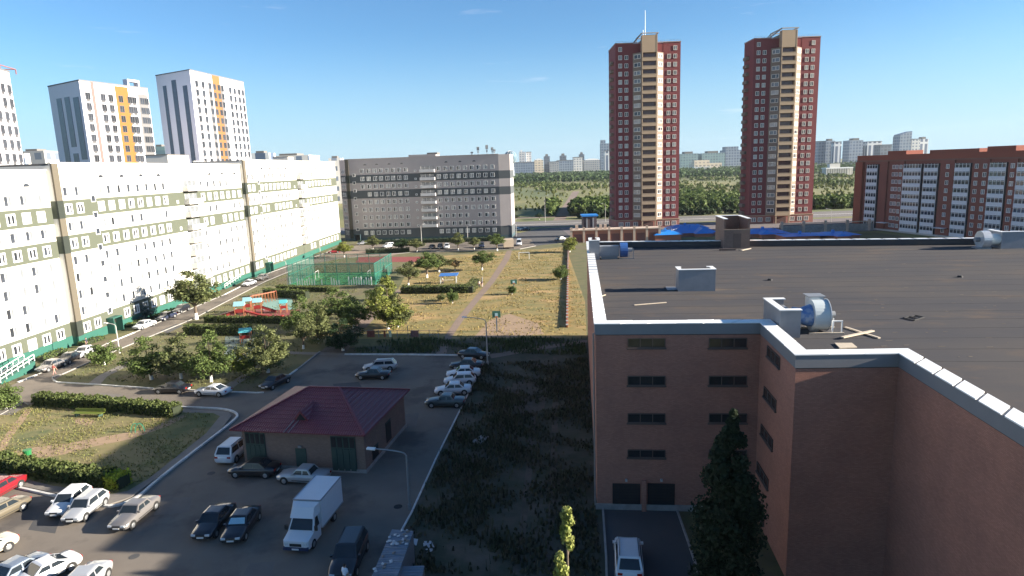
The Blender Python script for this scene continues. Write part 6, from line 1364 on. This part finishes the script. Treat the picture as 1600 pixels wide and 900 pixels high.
def cottage(label, X, Y, w_, d_, ez_, rh_, rot=0, wing=None):
    t = thing('blue_roofed_house', label, 'house', (X, Y, 0), D2R(rot), 'blue roofed houses behind the flat roof'); part('wall', MB().box(0, w_, 0, d_, 0, ez_), M_ter, t); o_ = .6; h_ = d_/2
    q = MB(); V_ = [(-o_, -o_, ez_), (w_+o_, -o_, ez_), (w_+o_, d_+o_, ez_), (-o_, d_+o_, ez_), (h_*.8, h_, ez_+rh_), (w_-h_*.8, h_, ez_+rh_)]
    q.add(V_, [(0, 1, 5, 4), (1, 2, 5), (2, 3, 4, 5), (3, 0, 4), (3, 2, 1, 0)]); rf = part('roof', q, M_blue, t); part('chimney', MB().box(w_*.4, w_*.4+.8, h_*.6, h_*.6+.8, ez_+rh_*.3, ez_+rh_+.7), M_blue, rf); part('vent_pipe', MB().cyl((w_*.7, h_*.7, ez_+rh_*.4), (w_*.7, h_*.7, ez_+rh_+.4), .15, .15, 8), M_galv, rf)
    q = MB()
    if wing:
        a, b_, l_ = wing; q.add([(a, -l_, ez_), (b_, -l_, ez_), (b_, h_, ez_), (a, h_, ez_), ((a+b_)/2, -l_+(b_-a)*.35, ez_+rh_*.9), ((a+b_)/2, h_, ez_+rh_*.9)], [(0, 1, 4), (1, 2, 5, 4), (3, 0, 4, 5)]); part('cross_gable', q, M_blue, rf); part('wing_wall', MB().box(a+.5, b_-.5, -l_+.5, 0, 0, ez_), M_ter, t)
def hz(px, py, Y): p = DP(px, py, Y); return p
for (px0, px1, yt, ye, Y, d_, wing, lb) in ((1022, 1068, 359, 367, 228, 8, None, 'bright blue roofed house nearest the lock up row'), (1050, 1122, 353.5, 364, 238, 9, (7, 14, 4), 'tall blue hipped roof just left of the brick stair head'), (1046, 1110, 350.5, 357, 258, 8, None, 'blue roof behind, at the foot of the first red tower'),
    (1168, 1236, 356.5, 365, 226, 9, (3, 9, 3), 'blue hipped roof just right of the brick stair head'), (1226, 1296, 363.5, 369, 212, 8, None, 'low flat blue roof right of centre behind the parapet'), (1280, 1348, 361.5, 368, 212, 9, (4, 9, 3), 'blue roofed house at the right end, before the orange brick block')):
    a = DP(px0, ye, Y); b_ = DP(px1, ye, Y); tp = DP((px0+px1)/2, yt, Y+d_/2); cottage(lb, a.x+.6, Y+.6, b_.x-a.x-1.2, d_, (a.z+b_.z)/2, tp.z-(a.z+b_.z)/2, 0, wing)
# grey retaining wall with pillars right of the second tower
a = DP(1225, 372, 235); t = thing('retaining_wall', 'grey wall with square pillars behind the blue roofs', 'wall', (a.x, 238, 0)); part('wall_panel', MB().box(0, 34, .3, .6, 0, 2.6), M_kerbg, t)
for k in range(5): part('pillar', MB().box(8*k, 8*k+.8, 0, .8, 0, 4.2), M_tcap, t)
part('top_rail', MB().box(0, 34, .2, .5, 3.3, 3.6), M_tcap, t)
part('upper_terrace', MB().prism([(6, 6), (34, -4+10), (34, 16), (6, 16)], 0, 1.6), M_asph2, t)

# ------------------------------------------------------------------ people
def person(label, pos, rz, pose='walk', top=(.6, .6, .6), bottom=(.05, .05, .08), skin=(.45, .28, .2), hair=(.03, .02, .015), h_=1.7):
    k = h_/1.75; st = .22 if pose == 'walk' else .04
    J = dict(pelvis=(0, 0, .95), chest=(0, 0, 1.30), neck=(0, 0, 1.48), head=(.03, 0, 1.60), top=(.02, 0, 1.74))
    pts = [J['pelvis'], J['chest'], J['neck'], J['head'], J['top']]; rad = [.15, .17, .065, .10, .07]; ed = [(0, 1), (1, 2), (2, 3), (3, 4)]
    def add(p, r, par): pts.append(p); rad.append(r); ed.append((par, len(pts)-1)); return len(pts)-1
    for s in (-1, 1):
        a = add((0, s*.10, .88), .11, 0); b_ = add((st*s*.6, s*.11, .50), .075, a); c_ = add((st*s*1.1-(.05 if s < 0 else 0), s*.11, .09), .05, b_); add((st*s*1.1+.14, s*.12, .04), .04, c_)
        a = add((0, s*.20, 1.40), .06, 1); b_ = add((-st*s*.6, s*.25, 1.13), .048, a); c_ = add((-st*s*.9+.08, s*.25, .88), .036, b_); hnd = add((-st*s*.95+.10, s*.25, .80), .034, c_)
        for f in range(4): add((-st*s*.95+.10+.018*f-.02, s*(.25-.008*f), .71+.006*abs(f-1)), .011, hnd)
        add((-st*s*.95+.15, s*.23, .77), .012, hnd)
    me = bpy.data.meshes.new('person'); me.from_pydata([tuple(c*k for c in p) for p in pts], ed, []); o = bpy.data.objects.new('person', me); COL.objects.link(o)
    md = o.modifiers.new('s', 'SKIN'); 
    for i, v in enumerate(me.skin_vertices[0].data): v.radius = (rad[i]*k, rad[i]*k*(1.25 if i < 2 else 1)); v.use_root = (i == 0)
    o.modifiers.new('u', 'SUBSURF').levels = 1
    bpy.context.view_layer.update(); ev = o.evaluated_get(bpy.context.evaluated_depsgraph_get()); m2 = bpy.data.meshes.new_from_object(ev); bpy.data.objects.remove(o)
    lab = abs(hash(label)) % 9999
    key = '_'.join('%02d' % int(c*99) for c in top+bottom)
    ms = [mat('cloth_'+key+'a', top, .9), mat('cloth_'+key+'b', bottom, .9), mat('skin', skin, .6), mat('hair', hair, .8)]
    for m_ in ms: m2.materials.append(m_)
    for p in m2.polygons:
        c_ = p.center/k; p.use_smooth = True
        if c_.z > 1.64 or (c_.z > 1.54 and c_.x < -.02): p.material_index = 3
        elif c_.z > 1.49: p.material_index = 2
        elif abs(c_.y) > .17 and c_.z < 1.16: p.material_index = 2
        elif c_.z > .93: p.material_index = 0
        elif c_.z < .1: p.material_index = 3
        else: p.material_index = 1
    t = thing('person', label, 'person', pos, rz); link('figure', m2, t)
    bm = bmesh.new(); bmesh.ops.create_uvsphere(bm, u_segments=10, v_segments=7, radius=.115*k); bmesh.ops.scale(bm, vec=(1, .9, .9), verts=bm.verts); mh = bpy.data.meshes.new('hair'); bm.to_mesh(mh); bm.free(); mh.materials.append(ms[3]); link('hair', mh, t, (-.02*k, 0, 1.675*k))
    return t
person('person in a pale top walking away on the footpath, left of a couple', G(749, 449.5), D2R(90), top=(.6, .5, .45), bottom=(.03, .03, .05))
person('person in a dark top walking on the footpath, right of a couple', G(753, 449), D2R(85), top=(.06, .05, .06), bottom=(.5, .35, .3))
person('person in dark clothes standing on the grass strip by the white saloon', G(136, 543), 0, 'stand', (.03, .03, .05), (.03, .03, .04))
person('person in a reddish top at the start of the inner road', G(85.5, 586), D2R(60), 'walk', (.45, .12, .1), (.35, .2, .18))
person('person beside the small blue roofed shelter', G(692, 443), 0, 'stand', (.7, .7, .7), (.05, .05, .08))
person('person in a white shirt beside the large black off roader at the bottom edge', G(541, 917), D2R(60), 'stand', (.75, .78, .85), (.03, .03, .06))

# ------------------------------------------------------------------ air
bm = bmesh.new(); bmesh.ops.create_cube(bm, size=1.0)
for v in bm.verts: v.co = Vector((v.co.x*3600, v.co.y*3400+1500, (-1.5 if v.co.z < 0 else 130)))
me = bpy.data.meshes.new('haze'); bm.to_mesh(me); bm.free()
hm = bpy.data.materials.new('haze_air'); hm.use_nodes = True; hn = hm.node_tree; hn.nodes.clear(); ho = hn.nodes.new('ShaderNodeOutputMaterial'); hp = hn.nodes.new('ShaderNodeVolumePrincipled')
hp.inputs['Color'].default_value = (.80, .90, 1.0, 1); hp.inputs['Density'].default_value = 0.00004; hp.inputs['Anisotropy'].default_value = 0.2
hn.links.new(hp.outputs[0], ho.inputs['Volume']); me.materials.append(hm); tag(link('haze', me), kind='stuff')
